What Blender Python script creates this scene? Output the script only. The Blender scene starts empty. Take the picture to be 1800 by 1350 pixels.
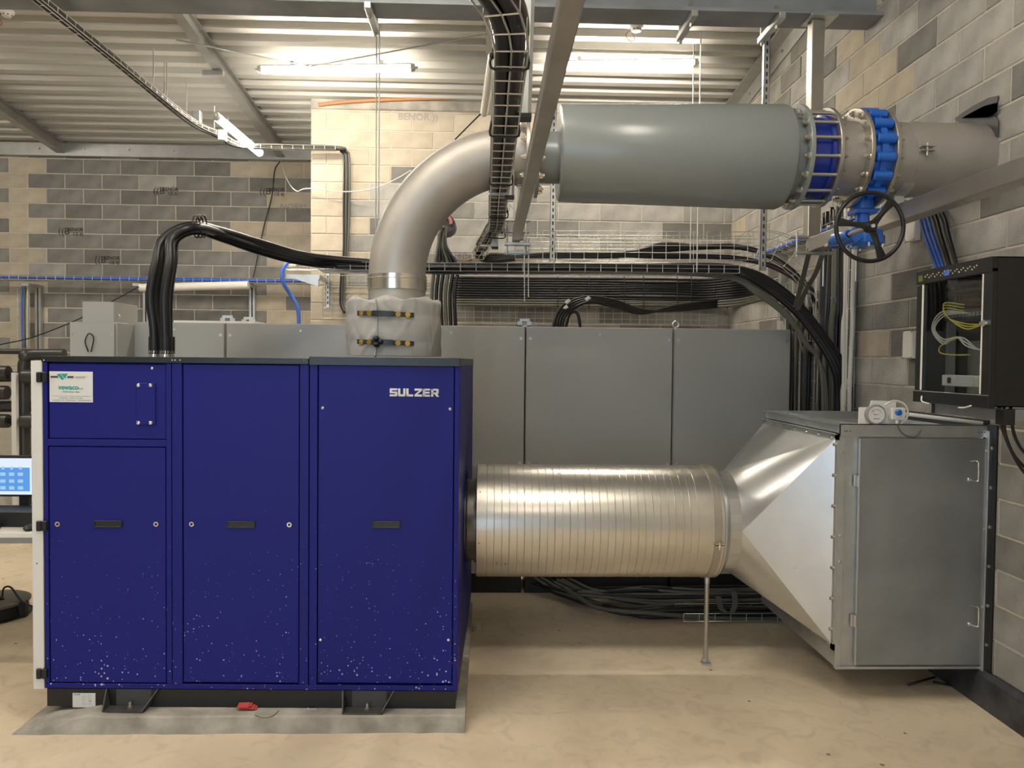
import bpy, bmesh, math, random
from mathutils import Vector, Matrix
random.seed(7)
sc = bpy.context.scene
COL = sc.collection
PI = math.pi
# ------------------------------------------------------------------ camera, world, exposure
F = 1370.0; CX, CY = 900.0, 675.0; CAMZ = 1.65; VPX, VPY, ROLL = 858.0, 634.0, 0.0094
Yc = Vector((VPX-CX, -(VPY-CY), -F)).normalized()
Zc = Vector((ROLL, 1.0, 0.0)); Zc = (Zc - Yc*Zc.dot(Yc)).normalized()
Xc = Yc.cross(Zc)
R = Matrix((Xc, Yc, Zc))                       # camera space -> world
cd = bpy.data.cameras.new('camera'); cam = bpy.data.objects.new('camera', cd); COL.objects.link(cam)
cd.sensor_width = 36; cd.lens = F/1800*36; cd.clip_start = 0.05
M4 = R.to_4x4(); M4.translation = Vector((0, 0, CAMZ)); cam.matrix_world = M4
sc.camera = cam
sc.view_settings.view_transform = 'Standard'; sc.view_settings.look = 'None'
sc.view_settings.gamma = 1; sc.view_settings.use_curve_mapping = False
sc.view_settings.exposure = 0.85
w = bpy.data.worlds.new('sky'); sc.world = w; w.use_nodes = True
w.node_tree.nodes['Background'].inputs[0].default_value = (0.62, 0.80, 1.0, 1)
w.node_tree.nodes['Background'].inputs[1].default_value = 2.8
TUBE_E = 62.0
TUBE_C = (1.0, 0.91, 0.78, 1)

def ray(px, py):
    return (R @ Vector((px-CX, -(py-CY), -F)))
def P(px, py, Y):                              # the point at world depth Y that the photograph shows at px,py
    d = ray(px, py); return Vector((0, 0, CAMZ)) + d*(Y/d.y)
def PX(px, py, X):
    d = ray(px, py); return Vector((0, 0, CAMZ)) + d*(X/d.x)
def PZ(px, py, z):
    d = ray(px, py); return Vector((0, 0, CAMZ)) + d*((z-CAMZ)/d.z)

# ------------------------------------------------------------------ materials
MATS = {}
def mat(name, col, rough=0.5, metal=0.0, var=0.0, scale=6.0, bump=0.0, bscale=60.0, rnd=0.0, spec=0.5, emis=None, coat=0.0, stretch=None, rvar=0.0):
    m = bpy.data.materials.new(name); m.use_nodes = True; nt = m.node_tree; N = nt.nodes; Lk = nt.links
    b = N['Principled BSDF']
    b.inputs['Base Color'].default_value = (*col, 1); b.inputs['Roughness'].default_value = rough
    b.inputs['Metallic'].default_value = metal; b.inputs['Specular IOR Level'].default_value = spec
    b.inputs['Coat Weight'].default_value = coat
    if emis:
        b.inputs['Emission Color'].default_value = (*emis[0], 1); b.inputs['Emission Strength'].default_value = emis[1]
    tc = N.new('ShaderNodeTexCoord'); src = tc.outputs['Object']
    if stretch:
        mp = N.new('ShaderNodeMapping'); mp.inputs['Scale'].default_value = stretch
        Lk.new(src, mp.inputs['Vector']); src = mp.outputs['Vector']
    last = None
    if var or rnd:
        h = N.new('ShaderNodeHueSaturation'); h.inputs['Color'].default_value = (*col, 1); last = h
        val = None
        if var:
            n = N.new('ShaderNodeTexNoise'); n.inputs['Scale'].default_value = scale; n.inputs['Detail'].default_value = 6
            Lk.new(src, n.inputs['Vector'])
            r = N.new('ShaderNodeMapRange'); r.inputs['From Min'].default_value = 0.3; r.inputs['From Max'].default_value = 0.7
            r.inputs['To Min'].default_value = 1-var; r.inputs['To Max'].default_value = 1+var
            Lk.new(n.outputs['Fac'], r.inputs['Value']); val = r.outputs['Result']
        if rnd:
            oi = N.new('ShaderNodeObjectInfo'); r2 = N.new('ShaderNodeMapRange')
            r2.inputs['To Min'].default_value = 1-rnd; r2.inputs['To Max'].default_value = 1+rnd
            Lk.new(oi.outputs['Random'], r2.inputs['Value'])
            if val:
                mu = N.new('ShaderNodeMath'); mu.operation = 'MULTIPLY'
                Lk.new(val, mu.inputs[0]); Lk.new(r2.outputs['Result'], mu.inputs[1]); val = mu.outputs[0]
            else: val = r2.outputs['Result']
        Lk.new(val, h.inputs['Value']); Lk.new(h.outputs['Color'], b.inputs['Base Color'])
    if rvar:
        n = N.new('ShaderNodeTexNoise'); n.inputs['Scale'].default_value = scale*1.7; n.inputs['Detail'].default_value = 5
        Lk.new(src, n.inputs['Vector']); r = N.new('ShaderNodeMapRange')
        r.inputs['To Min'].default_value = rough-rvar; r.inputs['To Max'].default_value = rough+rvar
        Lk.new(n.outputs['Fac'], r.inputs['Value']); Lk.new(r.outputs['Result'], b.inputs['Roughness'])
    if bump:
        n = N.new('ShaderNodeTexNoise'); n.inputs['Scale'].default_value = bscale; n.inputs['Detail'].default_value = 4
        Lk.new(src, n.inputs['Vector']); bp = N.new('ShaderNodeBump'); bp.inputs['Strength'].default_value = bump
        bp.inputs['Distance'].default_value = 0.01
        Lk.new(n.outputs['Fac'], bp.inputs['Height']); Lk.new(bp.outputs['Normal'], b.inputs['Normal'])
    MATS[name] = m
    return m
mat('block_grey', (0.205, 0.197, 0.18), 0.95, var=0.22, scale=5, bump=0.7, bscale=90, rnd=0.16, spec=0.15)
mat('block_light', (0.345, 0.332, 0.303), 0.95, var=0.22, scale=5, bump=0.7, bscale=90, rnd=0.14, spec=0.15)
mat('block_beige', (0.44, 0.385, 0.30), 0.95, var=0.12, scale=7, bump=0.35, bscale=50, rnd=0.08, spec=0.15)
mat('mortar', (0.50, 0.46, 0.38), 0.95, var=0.12, scale=9, bump=0.4, bscale=80, spec=0.1)
mat('wall_plain', (0.36, 0.34, 0.30), 0.95, var=0.12, scale=3, spec=0.1)
mat('deck', (0.45, 0.44, 0.40), 0.42, 0.0, var=0.05, scale=2, spec=0.5)
mat('beam', (0.27, 0.285, 0.30), 0.55, 0.2, var=0.22, scale=3.5, rvar=0.15)
mat('purlin', (0.42, 0.42, 0.40), 0.45, 0.6, var=0.1, scale=8)
mat('galv', (0.56, 0.58, 0.58), 0.38, 0.85, var=0.10, scale=9, rvar=0.10)
mat('galv_door', (0.33, 0.345, 0.345), 0.46, 0.75, var=0.16, scale=3.0, rvar=0.12)
mat('galv_bright', (0.60, 0.61, 0.61), 0.30, 0.9, var=0.06, scale=5, rvar=0.06)
mat('wire', (0.62, 0.62, 0.60), 0.35, 0.8)
mat('stainless', (0.47, 0.44, 0.39), 0.36, 0.85, var=0.10, scale=5, rvar=0.10)
mat('stainless_dull', (0.40, 0.375, 0.34), 0.50, 0.55, var=0.10, scale=4, rvar=0.08, bump=0.03, bscale=30)
mat('band_shiny', (0.72, 0.68, 0.60), 0.22, 0.95)
mat('bolt', (0.55, 0.52, 0.46), 0.3, 0.9)
mat('silencer_paint', (0.215, 0.235, 0.235), 0.27, 0.0, spec=0.6, bump=0.015, bscale=25)
mat('duct_metal', (0.66, 0.635, 0.58), 0.30, 0.92, var=0.05, scale=6, rvar=0.06)
mat('duct_dark', (0.20, 0.19, 0.17), 0.3, 0.9)
mat('black_paint', (0.008, 0.008, 0.008), 0.38, 0.0, var=0.2, scale=20)
mat('foot_steel', (0.075, 0.073, 0.066), 0.45, 0.3, var=0.2, scale=15)
mat('rubber', (0.009, 0.009, 0.009), 0.42)
mat('cable_black', (0.008, 0.008, 0.009), 0.36, spec=0.45)
mat('cable_grey', (0.10, 0.097, 0.075), 0.5)
mat('cable_blue', (0.05, 0.14, 0.55), 0.4)
mat('cable_white', (0.62, 0.60, 0.55), 0.45)
mat('cable_yellow', (0.6, 0.52, 0.08), 0.4)
mat('orange', (0.42, 0.19, 0.08), 0.5)
mat('valve_blue', (0.012, 0.115, 0.50), 0.22, spec=0.6, coat=0.3)
mat('check_blue', (0.010, 0.030, 0.26), 0.28, spec=0.6)
mat('white_paint', (0.66, 0.65, 0.62), 0.4)
mat('pvc_white', (0.74, 0.72, 0.66), 0.35)
mat('cabinet_grey', (0.335, 0.335, 0.31), 0.36, var=0.03, scale=1.5)
mat('cabinet_dark', (0.05, 0.05, 0.05), 0.6)
mat('brass', (0.75, 0.55, 0.16), 0.25, 0.95)
mat('strap', (0.035, 0.022, 0.018), 0.7)
mat('print_dark', (0.06, 0.055, 0.05), 0.9)
mat('print_grey', (0.25, 0.25, 0.25), 0.7)
mat('green_print', (0.02, 0.30, 0.26), 0.5)
mat('red_print', (0.45, 0.06, 0.05), 0.8)
mat('pink_foam', (0.6, 0.2, 0.18), 0.8)
mat('concrete', (0.36, 0.335, 0.29), 0.9, var=0.32, scale=7, bump=0.5, bscale=30, spec=0.2)
mat('bitumen', (0.045, 0.046, 0.050), 0.45, var=0.6, scale=9, bump=0.6, bscale=18)
mat('foam_white', (0.55, 0.57, 0.60), 0.5)
mat('pvc_dark', (0.035, 0.035, 0.033), 0.35)
mat('chrome', (0.8, 0.8, 0.78), 0.12, 1.0)
mat('glove_plant', (0.10, 0.14, 0.04), 0.8)
mat('tube_light', (1, 1, 1), 0.4, emis=(TUBE_C[:3], TUBE_E))
mat('screen_white', (0.02, 0.02, 0.02), 0.3, emis=((0.75, 0.85, 1.0), 0.55))
mat('screen_blue', (0.02, 0.02, 0.02), 0.3, emis=((0.10, 0.35, 0.85), 0.5))
mat('screen_pale', (0.02, 0.02, 0.02), 0.3, emis=((0.40, 0.65, 0.95), 0.5))
def mat_glass():
    m = bpy.data.materials.new('smoked_glass'); m.use_nodes = True; nt = m.node_tree
    for n in list(nt.nodes): nt.nodes.remove(n)
    o = nt.nodes.new('ShaderNodeOutputMaterial'); mx = nt.nodes.new('ShaderNodeMixShader')
    t = nt.nodes.new('ShaderNodeBsdfTransparent'); t.inputs[0].default_value = (0.80, 0.82, 0.82, 1)
    g = nt.nodes.new('ShaderNodeBsdfGlossy'); g.inputs['Roughness'].default_value = 0.02
    lw = nt.nodes.new('ShaderNodeLayerWeight'); lw.inputs[0].default_value = 0.5; pw = nt.nodes.new('ShaderNodeMath'); pw.operation = 'POWER'; pw.inputs[1].default_value = 5.0; nt.links.new(lw.outputs['Facing'], pw.inputs[0]); fr = nt.nodes.new('ShaderNodeMath'); fr.operation = 'MULTIPLY_ADD'; fr.inputs[1].default_value = 0.9; fr.inputs[2].default_value = 0.04; nt.links.new(pw.outputs[0], fr.inputs[0])
    nt.links.new(fr.outputs[0], mx.inputs[0]); nt.links.new(t.outputs[0], mx.inputs[1]); nt.links.new(g.outputs[0], mx.inputs[2])
    nt.links.new(mx.outputs[0], o.inputs[0]); MATS['smoked_glass'] = m
mat_glass()
def mat_floor():
    m = mat('floor_concrete', (0.60, 0.50, 0.36), 0.62, spec=0.3); nt = m.node_tree; N = nt.nodes; L = nt.links; b = N['Principled BSDF']
    tc = N.new('ShaderNodeTexCoord')
    n1 = N.new('ShaderNodeTexNoise'); n1.inputs['Scale'].default_value = 1.3; n1.inputs['Detail'].default_value = 8; n1.inputs['Distortion'].default_value = 0.6
    n2 = N.new('ShaderNodeTexNoise'); n2.inputs['Scale'].default_value = 9; n2.inputs['Detail'].default_value = 8; n2.inputs['Distortion'].default_value = 1.2
    v = N.new('ShaderNodeTexVoronoi'); v.inputs['Scale'].default_value = 5.5
    vn = N.new('ShaderNodeTexNoise'); vn.inputs['Scale'].default_value = 2.5
    for n in (n1, n2, v, vn): L.new(tc.outputs['Object'], n.inputs['Vector'])
    c1 = N.new('ShaderNodeValToRGB'); c1.color_ramp.elements[0].position = 0.32; c1.color_ramp.elements[0].color = (0.58, 0.48, 0.345, 1)
    c1.color_ramp.elements[1].position = 0.66; c1.color_ramp.elements[1].color = (0.76, 0.64, 0.465, 1)
    L.new(n1.outputs['Fac'], c1.inputs['Fac'])
    c2 = N.new('ShaderNodeValToRGB'); c2.color_ramp.elements[0].position = 0.28; c2.color_ramp.elements[0].color = (0.72, 0.72, 0.74, 1)
    c2.color_ramp.elements[1].position = 0.5; c2.color_ramp.elements[1].color = (1, 1, 1, 1)
    L.new(n2.outputs['Fac'], c2.inputs['Fac'])
    mx = N.new('ShaderNodeMix'); mx.data_type = 'RGBA'; mx.blend_type = 'MULTIPLY'; mx.inputs[0].default_value = 0.55
    L.new(c1.outputs['Color'], mx.inputs[6]); L.new(c2.outputs['Color'], mx.inputs[7])
    lt = N.new('ShaderNodeMath'); lt.operation = 'LESS_THAN'; lt.inputs[1].default_value = 0.055; L.new(v.outputs['Distance'], lt.inputs[0])
    gt = N.new('ShaderNodeMath'); gt.operation = 'GREATER_THAN'; gt.inputs[1].default_value = 0.5; L.new(vn.outputs['Fac'], gt.inputs[0])
    mm = N.new('ShaderNodeMath'); mm.operation = 'MULTIPLY'; L.new(lt.outputs[0], mm.inputs[0]); L.new(gt.outputs[0], mm.inputs[1])
    mx2 = N.new('ShaderNodeMix'); mx2.data_type = 'RGBA'; L.new(mm.outputs[0], mx2.inputs[0]); L.new(mx.outputs[2], mx2.inputs[6]); mx2.inputs[7].default_value = (0.22, 0.17, 0.11, 1)
    L.new(mx2.outputs[2], b.inputs['Base Color'])
    bp = N.new('ShaderNodeBump'); bp.inputs['Strength'].default_value = 0.25; bp.inputs['Distance'].default_value = 0.01
    L.new(n2.outputs['Fac'], bp.inputs['Height']); L.new(bp.outputs['Normal'], b.inputs['Normal'])
mat_floor()
def mat_blue():
    m = mat('compressor_blue', (0.016, 0.018, 0.20), 0.5, spec=0.2); nt = m.node_tree; N = nt.nodes; L = nt.links; b = N['Principled BSDF']
    tc = N.new('ShaderNodeTexCoord'); v = N.new('ShaderNodeTexVoronoi'); v.inputs['Scale'].default_value = 75
    L.new(tc.outputs['Object'], v.inputs['Vector'])
    n = N.new('ShaderNodeTexNoise'); n.inputs['Scale'].default_value = 4; L.new(tc.outputs['Object'], n.inputs['Vector'])
    sp = N.new('ShaderNodeSeparateXYZ'); L.new(tc.outputs['Object'], sp.inputs[0])
    # paint splashes thrown up from the floor: denser low down
    r = N.new('ShaderNodeMapRange'); r.inputs['From Min'].default_value = 0.1; r.inputs['From Max'].default_value = 0.95
    r.inputs['To Min'].default_value = 0.30; r.inputs['To Max'].default_value = 0.035; L.new(sp.outputs['Z'], r.inputs['Value'])
    mu = N.new('ShaderNodeMath'); mu.operation = 'MULTIPLY'; L.new(r.outputs[0], mu.inputs[0]); L.new(n.outputs['Fac'], mu.inputs[1])
    sc2 = N.new('ShaderNodeMath'); sc2.operation = 'MULTIPLY'; sc2.inputs[1].default_value = 2.0; L.new(mu.outputs[0], sc2.inputs[0])
    wn = N.new('ShaderNodeSeparateColor'); L.new(v.outputs['Color'], wn.inputs[0])
    q = N.new('ShaderNodeMath'); q.operation = 'POWER'; q.inputs[1].default_value = 3.0; L.new(wn.outputs[0], q.inputs[0])
    th = N.new('ShaderNodeMath'); th.operation = 'MULTIPLY'; L.new(sc2.outputs[0], th.inputs[0]); L.new(q.outputs[0], th.inputs[1])
    lt = N.new('ShaderNodeMath'); lt.operation = 'LESS_THAN'; L.new(v.outputs['Distance'], lt.inputs[0]); L.new(th.outputs[0], lt.inputs[1])
    mx = N.new('ShaderNodeMix'); mx.data_type = 'RGBA'; L.new(lt.outputs[0], mx.inputs[0]); mx.inputs[6].default_value = (0.010, 0.012, 0.165, 1); mx.inputs[7].default_value = (0.42, 0.44, 0.62, 1)
    L.new(mx.outputs[2], b.inputs['Base Color'])
mat_blue()
mat('blanket', (0.37, 0.36, 0.335), 0.62, var=0.06, scale=6, bump=0.12, bscale=120)

# ------------------------------------------------------------------ mesh helpers
def obj(name, bm, m, parent=None, smooth=False, loc=None):
    me = bpy.data.meshes.new(name); bm.to_mesh(me); bm.free()
    if smooth:
        for p in me.polygons: p.use_smooth = True
        if smooth != 'all':
            me.set_sharp_from_angle(angle=math.radians(38 if smooth is True else smooth))
    me.materials.append(MATS[m])
    o = bpy.data.objects.new(name, me); COL.objects.link(o)
    if parent: o.parent = parent
    if loc: o.location = loc
    return o
def tag(o, label, cat, group=None):
    o['label'] = label; o['category'] = cat
    if group: o['group'] = group
    return o
def thing(name, label, cat, loc=(0, 0, 0), rz=0, group=None):
    o = bpy.data.objects.new(name, None); COL.objects.link(o); o.empty_display_size = 0.1
    o.location = loc; o.rotation_euler = (0, 0, rz); return tag(o, label, cat, group)
def struct(o): o['kind'] = 'structure'; return o
def NB(): return bmesh.new()
def box(bm, x0, x1, y0, y1, z0, z1, bev=0):
    vs = [bm.verts.new(c) for c in ((x0,y0,z0),(x1,y0,z0),(x1,y1,z0),(x0,y1,z0),(x0,y0,z1),(x1,y0,z1),(x1,y1,z1),(x0,y1,z1))]
    fs = [bm.faces.new([vs[i] for i in f]) for f in ((0,3,2,1),(4,5,6,7),(0,1,5,4),(1,2,6,5),(2,3,7,6),(3,0,4,7))]
    if bev:
        es = list({e for f in fs for e in f.edges})
        bmesh.ops.bevel(bm, geom=es, offset=bev, segments=1, affect='EDGES')
    return vs
def obox(bm, c, ax, ay, az, sx, sy, sz):        # oriented box: centre, unit axes, full sizes
    c = Vector(c); ax, ay, az = (Vector(a).normalized() for a in (ax, ay, az)); v = []
    for k in (-1, 1):
        for (i, j) in ((-1,-1),(1,-1),(1,1),(-1,1)):
            v.append(bm.verts.new(c + ax*i*sx/2 + ay*j*sy/2 + az*k*sz/2))
    for f in ((0,3,2,1),(4,5,6,7),(0,1,5,4),(1,2,6,5),(2,3,7,6),(3,0,4,7)): bm.faces.new([v[i] for i in f])
def frame(t):
    t = t.normalized(); a = Vector((0, 0, 1)) if abs(t.z) < 0.9 else Vector((1, 0, 0))
    u = t.cross(a).normalized(); return u, t.cross(u).normalized()
def cyl(bm, a, b, r, n=12, r2=None, caps=True):
    a, b = Vector(a), Vector(b); u, v = frame(b-a); r2 = r if r2 is None else r2
    A = [bm.verts.new(a + (u*math.cos(2*PI*i/n)+v*math.sin(2*PI*i/n))*r) for i in range(n)]
    B = [bm.verts.new(b + (u*math.cos(2*PI*i/n)+v*math.sin(2*PI*i/n))*r2) for i in range(n)]
    for i in range(n): bm.faces.new((A[i], A[(i+1)%n], B[(i+1)%n], B[i]))
    if caps: bm.faces.new(A[::-1]); bm.faces.new(B)
def smooth_pts(pts, k=6):
    pts = [Vector(p) for p in pts]
    if len(pts) < 3: return pts
    q = [2*pts[0]-pts[1]] + pts + [2*pts[-1]-pts[-2]]; out = []
    for i in range(1, len(q)-2):
        for j in range(k):
            t = j/k; p0, p1, p2, p3 = q[i-1], q[i], q[i+1], q[i+2]
            out.append(0.5*((2*p1)+(p2-p0)*t+(2*p0-5*p1+4*p2-p3)*t*t+(3*p1-p0-3*p2+p3)*t**3))
    out.append(pts[-1]); return out
def tube(bm, pts, r, n=8, k=6, caps=True):
    pts = smooth_pts(pts, k) if k > 1 else [Vector(p) for p in pts]
    rings = []; u = None
    for i, p in enumerate(pts):
        t = (pts[min(i+1, len(pts)-1)] - pts[max(i-1, 0)]).normalized()
        if u is None: u, v = frame(t)
        else:
            u = (u - t*u.dot(t)).normalized(); v = t.cross(u)
        rr = r(i/(len(pts)-1)) if callable(r) else r
        rings.append([bm.verts.new(p + (u*math.cos(2*PI*j/n)+v*math.sin(2*PI*j/n))*rr) for j in range(n)])
    for a, b in zip(rings, rings[1:]):
        for j in range(n): bm.faces.new((a[j], a[(j+1)%n], b[(j+1)%n], b[j]))
    if caps: bm.faces.new(rings[0][::-1]); bm.faces.new(rings[-1])
def lathe(bm, prof, axis='x', c=(0, 0, 0), n=48, close=False):
    # prof: (along, radius)
    c = Vector(c); rings = []
    for s, r in prof:
        ring = []
        for i in range(n):
            a = 2*PI*i/n; k, l = math.cos(a)*r, math.sin(a)*r
            d = {'x': (s, k, l), 'y': (l, s, k), 'z': (k, l, s)}[axis]
            ring.append(bm.verts.new(c + Vector(d)))
        rings.append(ring)
    for a, b in zip(rings, rings[1:]):
        for j in range(n): bm.faces.new((a[j], b[j], b[(j+1)%n], a[(j+1)%n]))
    if close:
        for j in range(n): bm.faces.new((rings[-1][j], rings[0][j], rings[0][(j+1)%n], rings[-1][(j+1)%n]))
    else:
        if prof[0][1] > 1e-6: bm.faces.new(rings[0])
        if prof[-1][1] > 1e-6: bm.faces.new(rings[-1][::-1])
    bmesh.ops.recalc_face_normals(bm, faces=bm.faces)
def prism(bm, poly, y0, y1):                     # polygon in x,z extruded in y
    A = [bm.verts.new((x, y0, z)) for x, z in poly]; B = [bm.verts.new((x, y1, z)) for x, z in poly]; n = len(poly)
    for i in range(n): bm.faces.new((A[i], A[(i+1)%n], B[(i+1)%n], B[i]))
    bm.faces.new(A[::-1]); bm.faces.new(B); bmesh.ops.recalc_face_normals(bm, faces=bm.faces)
def hexnut(bm, c, d, r, h): c = Vector(c); d = Vector(d).normalized(); cyl(bm, c, c+d*h, r, 6); cyl(bm, c+d*h, c+d*h*1.7, r*0.5, 8)
def text_mesh(bm, s, size, M, bold=0.0, xs=1.0):
    cu = bpy.data.curves.new('t', 'FONT'); cu.body = s; cu.size = size; cu.offset = bold; cu.extrude = 0.0006; cu.resolution_u = 2
    cu.align_x = 'CENTER'; cu.align_y = 'CENTER'
    o = bpy.data.objects.new('t', cu); COL.objects.link(o)
    dg = bpy.context.evaluated_depsgraph_get(); me = bpy.data.meshes.new_from_object(o.evaluated_get(dg))
    me.transform(M @ Matrix.Diagonal((xs, 1, 1, 1))); bm.from_mesh(me)
    bpy.data.objects.remove(o); bpy.data.meshes.remove(me); bpy.data.curves.remove(cu)
RX90 = Matrix.Rotation(PI/2, 4, 'X')             # text facing -Y

# ------------------------------------------------------------------ the room
XW, YB, YL, ZT = 2.43, 7.78, 9.10, 5.6           # right wall, pier wall, left back wall
XP = -1.76                                       # left end of the pier wall
def zc(y): return 4.20 + 0.10*(YB-y)             # underside of the roof deck
bm = NB(); box(bm, -9, XW+0.25, -5, YL+0.2, -0.2, 0); floor = struct(obj('floor', bm, 'floor_concrete'))
# roof deck: trapezoidal ribs running left to right
bm = NB(); y = -5.0; prof = []
while y < YL+0.3:
    for dy, h in ((0, 0), (0.075, 0), (0.095, 0.05), (0.185, 0.05)): prof.append((y+dy, zc(y+dy)+h))
    y += 0.205
A = [bm.verts.new((-9, a, b)) for a, b in prof]; B = [bm.verts.new((XW+0.2, a, b)) for a, b in prof]
A2 = [bm.verts.new((-9, a, b+0.004)) for a, b in prof]; B2 = [bm.verts.new((XW+0.2, a, b+0.004)) for a, b in prof]
for i in range(len(prof)-1):
    bm.faces.new((A[i], A[i+1], B[i+1], B[i])); bm.faces.new((A2[i], B2[i], B2[i+1], A2[i+1]))
ceil = struct(obj('ceiling', bm, 'deck'))
bm = NB(); box(bm, -9.2, -9, -5, YL+0.2, 0, ZT); struct(obj('wall_left', bm, 'wall_plain'))
bm = NB()                                         # wall behind the photographer with a roller door opening
box(bm, -9, -4.2, -5.2, -5, 0, ZT); box(bm, -0.8, XW+0.2, -5.2, -5, 0, ZT); box(bm, -4.2, -0.8, -5.2, -5, 3.4, ZT)
struct(obj('wall_rear', bm, 'wall_plain'))

BL, BH = 0.416, 0.1695; J = 0.012; BD = 0.005
cache = {}
def block_mesh(L, H, m, key):
    k = (round(L, 3), round(H, 3), m, key)
    if k in cache: return cache[k]
    b = bmesh.new(); c = 0.003
    # front at y=0 facing -Y, back at y=BD ; chamfered rim and slightly uneven corners
    rr = random.Random(hash((round(L,3), m, key)) & 0xffff); j = lambda: rr.uniform(-0.0015, 0.0015)
    F_ = [b.verts.new((x+j(), 0, z+j())) for x, z in ((c, c), (L-c, c), (L-c, H-c), (c, H-c))]
    G_ = [b.verts.new((x, c, z)) for x, z in ((0, 0), (L, 0), (L, H), (0, H))]
    K_ = [b.verts.new((x, BD+0.004, z)) for x, z in ((0, 0), (L, 0), (L, H), (0, H))]
    b.faces.new(F_)
    for i in range(4):
        n = (i+1) % 4; b.faces.new((G_[i], G_[n], F_[n], F_[i])); b.faces.new((K_[i], K_[n], G_[n], G_[i]))
    me = bpy.data.meshes.new('block'); b.to_mesh(me); b.free(); me.materials.append(MATS[m]); cache[k] = me; return me
def block_wall(root, org, rot, length, kind, u0=0.0, zmin=0.0, top=None, order=None, skip=None):
    """blocks laid on the face of a wall; org = lower left corner of the face seen from the room"""
    T = Matrix.Translation(org) @ Matrix.Rotation(rot, 4, 'Z'); items = []
    row = 0; z = 0.0
    while z < ZT:
        u = u0 - (BL/2 if row % 2 else 0); col = 0
        while u < length-0.03:
            a, b = max(u, 0), min(u+BL, length)
            if b-a > 0.05 and z >= zmin-0.01:
                c = T @ Vector(((a+b)/2, 0, z+BH/2))
                if (top is None or z+BH*0.3 < top(c)) and not (skip and skip(a, b, z)):
                    items.append((row, col, a, b, z, c))
            u += BL; col += 1
        z += BH; row += 1
    if order: items.sort(key=lambda t: order(t[5]))
    stuff = bmesh.new(); sm = {}
    for i, (row, col, a, b, z, c) in enumerate(items):
        m = kind(row, (a+b)/2, z+BH/2)
        me = block_mesh(b-a-J, BH-J, m, random.randint(0, 3))
        if i < 298:
            o = bpy.data.objects.new('concrete_block', me); COL.objects.link(o); o.parent = root
            o.matrix_basis = root.matrix_world.inverted() @ T @ Matrix.Translation((a+J/2, random.uniform(-0.0015, 0.0015), z+J/2))
        else:
            if m not in sm: sm[m] = bmesh.new()
            t = me.copy(); t.transform(T @ Matrix.Translation((a+J/2, 0, z+J/2))); sm[m].from_mesh(t); bpy.data.meshes.remove(t)
    for m, b in sm.items():
        o = obj('far_blocks', b, m, root); o['kind'] = 'stuff'
    stuff.free()
# left back wall
bm = NB(); box(bm, -9, XP+0.2, YL+BD, YL+0.2, 0, ZT); wl = struct(obj('wall_back', bm, 'mortar'))
def kind_left(row, u, z):
    x = -7.0 + u
    px = VPX + x*F/YL
    if 8 < px < 92 : return 'block_beige'
    if px > 548-(0 if row % 2 else 62) and z < 3.9 and z > 2.6: return 'block_beige'
    if 395 < px and 2.9 < z < 3.25: return 'block_beige'
    if 470 < px and z < 3.0: return random.choice(['block_beige', 'block_grey', 'block_beige'])
    if 440 < px and z > 3.75: return 'block_beige'
    return 'block_grey' if random.random() < 0.93 else 'block_light'
block_wall(wl, (-7.0, YL, 0), 0, 7.0+XP-0.0, kind_left, u0=-0.13, zmin=1.0, top=lambda c: zc(c.y), order=lambda c: abs(c.z-2.9)*0.6+abs(c.x+4.0))
# pier wall
bm = NB(); box(bm, XP+0.001, XW+0.2, YB+BD, YL+0.2, 0, ZT); wp = struct(obj('wall_pier', bm, 'mortar'))
def kind_pier(row, u, z):
    if z > 3.55: return 'block_beige'
    if u < 0.30 or (u < 0.55 and row % 2): return 'block_beige' if random.random() < 0.92 else 'block_light'
    if z > 3.40 and u < 0.9: return 'block_beige'
    if u < 1.1 and 2.3 < z < 2.9 and random.random() < 0.35: return 'block_beige'
    return 'block_light' if random.random() < 0.75 else 'block_grey'
block_wall(wp, (XP, YB, 0), 0, XW-XP, kind_pier, u0=-0.05, zmin=1.55, top=lambda c: zc(c.y)-0.08)
# right wall
bm = NB(); box(bm, XW+BD, XW+0.25, -5, YL+0.2, 0, ZT); wr = struct(obj('wall_right', bm, 'mortar'))
def kind_right(row, u, z):
    y = YB-u; 
    px = VPX + XW*F/y; py = 640-(z-CAMZ)*F/y
    if 1470 < px < 1590 and py < 215 and abs((px-1480)*0.25+ (190-py)*0.25 - 20) < 34: return 'block_beige'
    if 1510 < px < 1560 and 560 < py < 612: return 'block_beige'
    if px < 1345 and py < 460: return 'block_beige' if row % 2 and px < 1320 else 'block_light'
    return 'block_light' if random.random() < 0.72 else 'block_grey'
def rskip(a, b, z): return (YB-b) < 1.35
block_wall(wr, (XW, YB, 0), -PI/2, YB-1.3, kind_right, u0=-0.2, zmin=0.0, top=lambda c: zc(c.y), order=lambda c: c.y + (3 if (c.z < 1.0 and c.y > 3.75) else 0), skip=rskip)
bm = NB()                                         # bitumen skirting at the foot of the right wall
pr = [(XW, 0), (XW-0.035, 0), (XW-0.03, 0.15), (XW-0.012, 0.175), (XW, 0.175)]
prism(bm, [(a, b) for a, b in pr], 1.2, 4.9); struct(obj('baseboard_right', bm, 'bitumen'))
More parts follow.
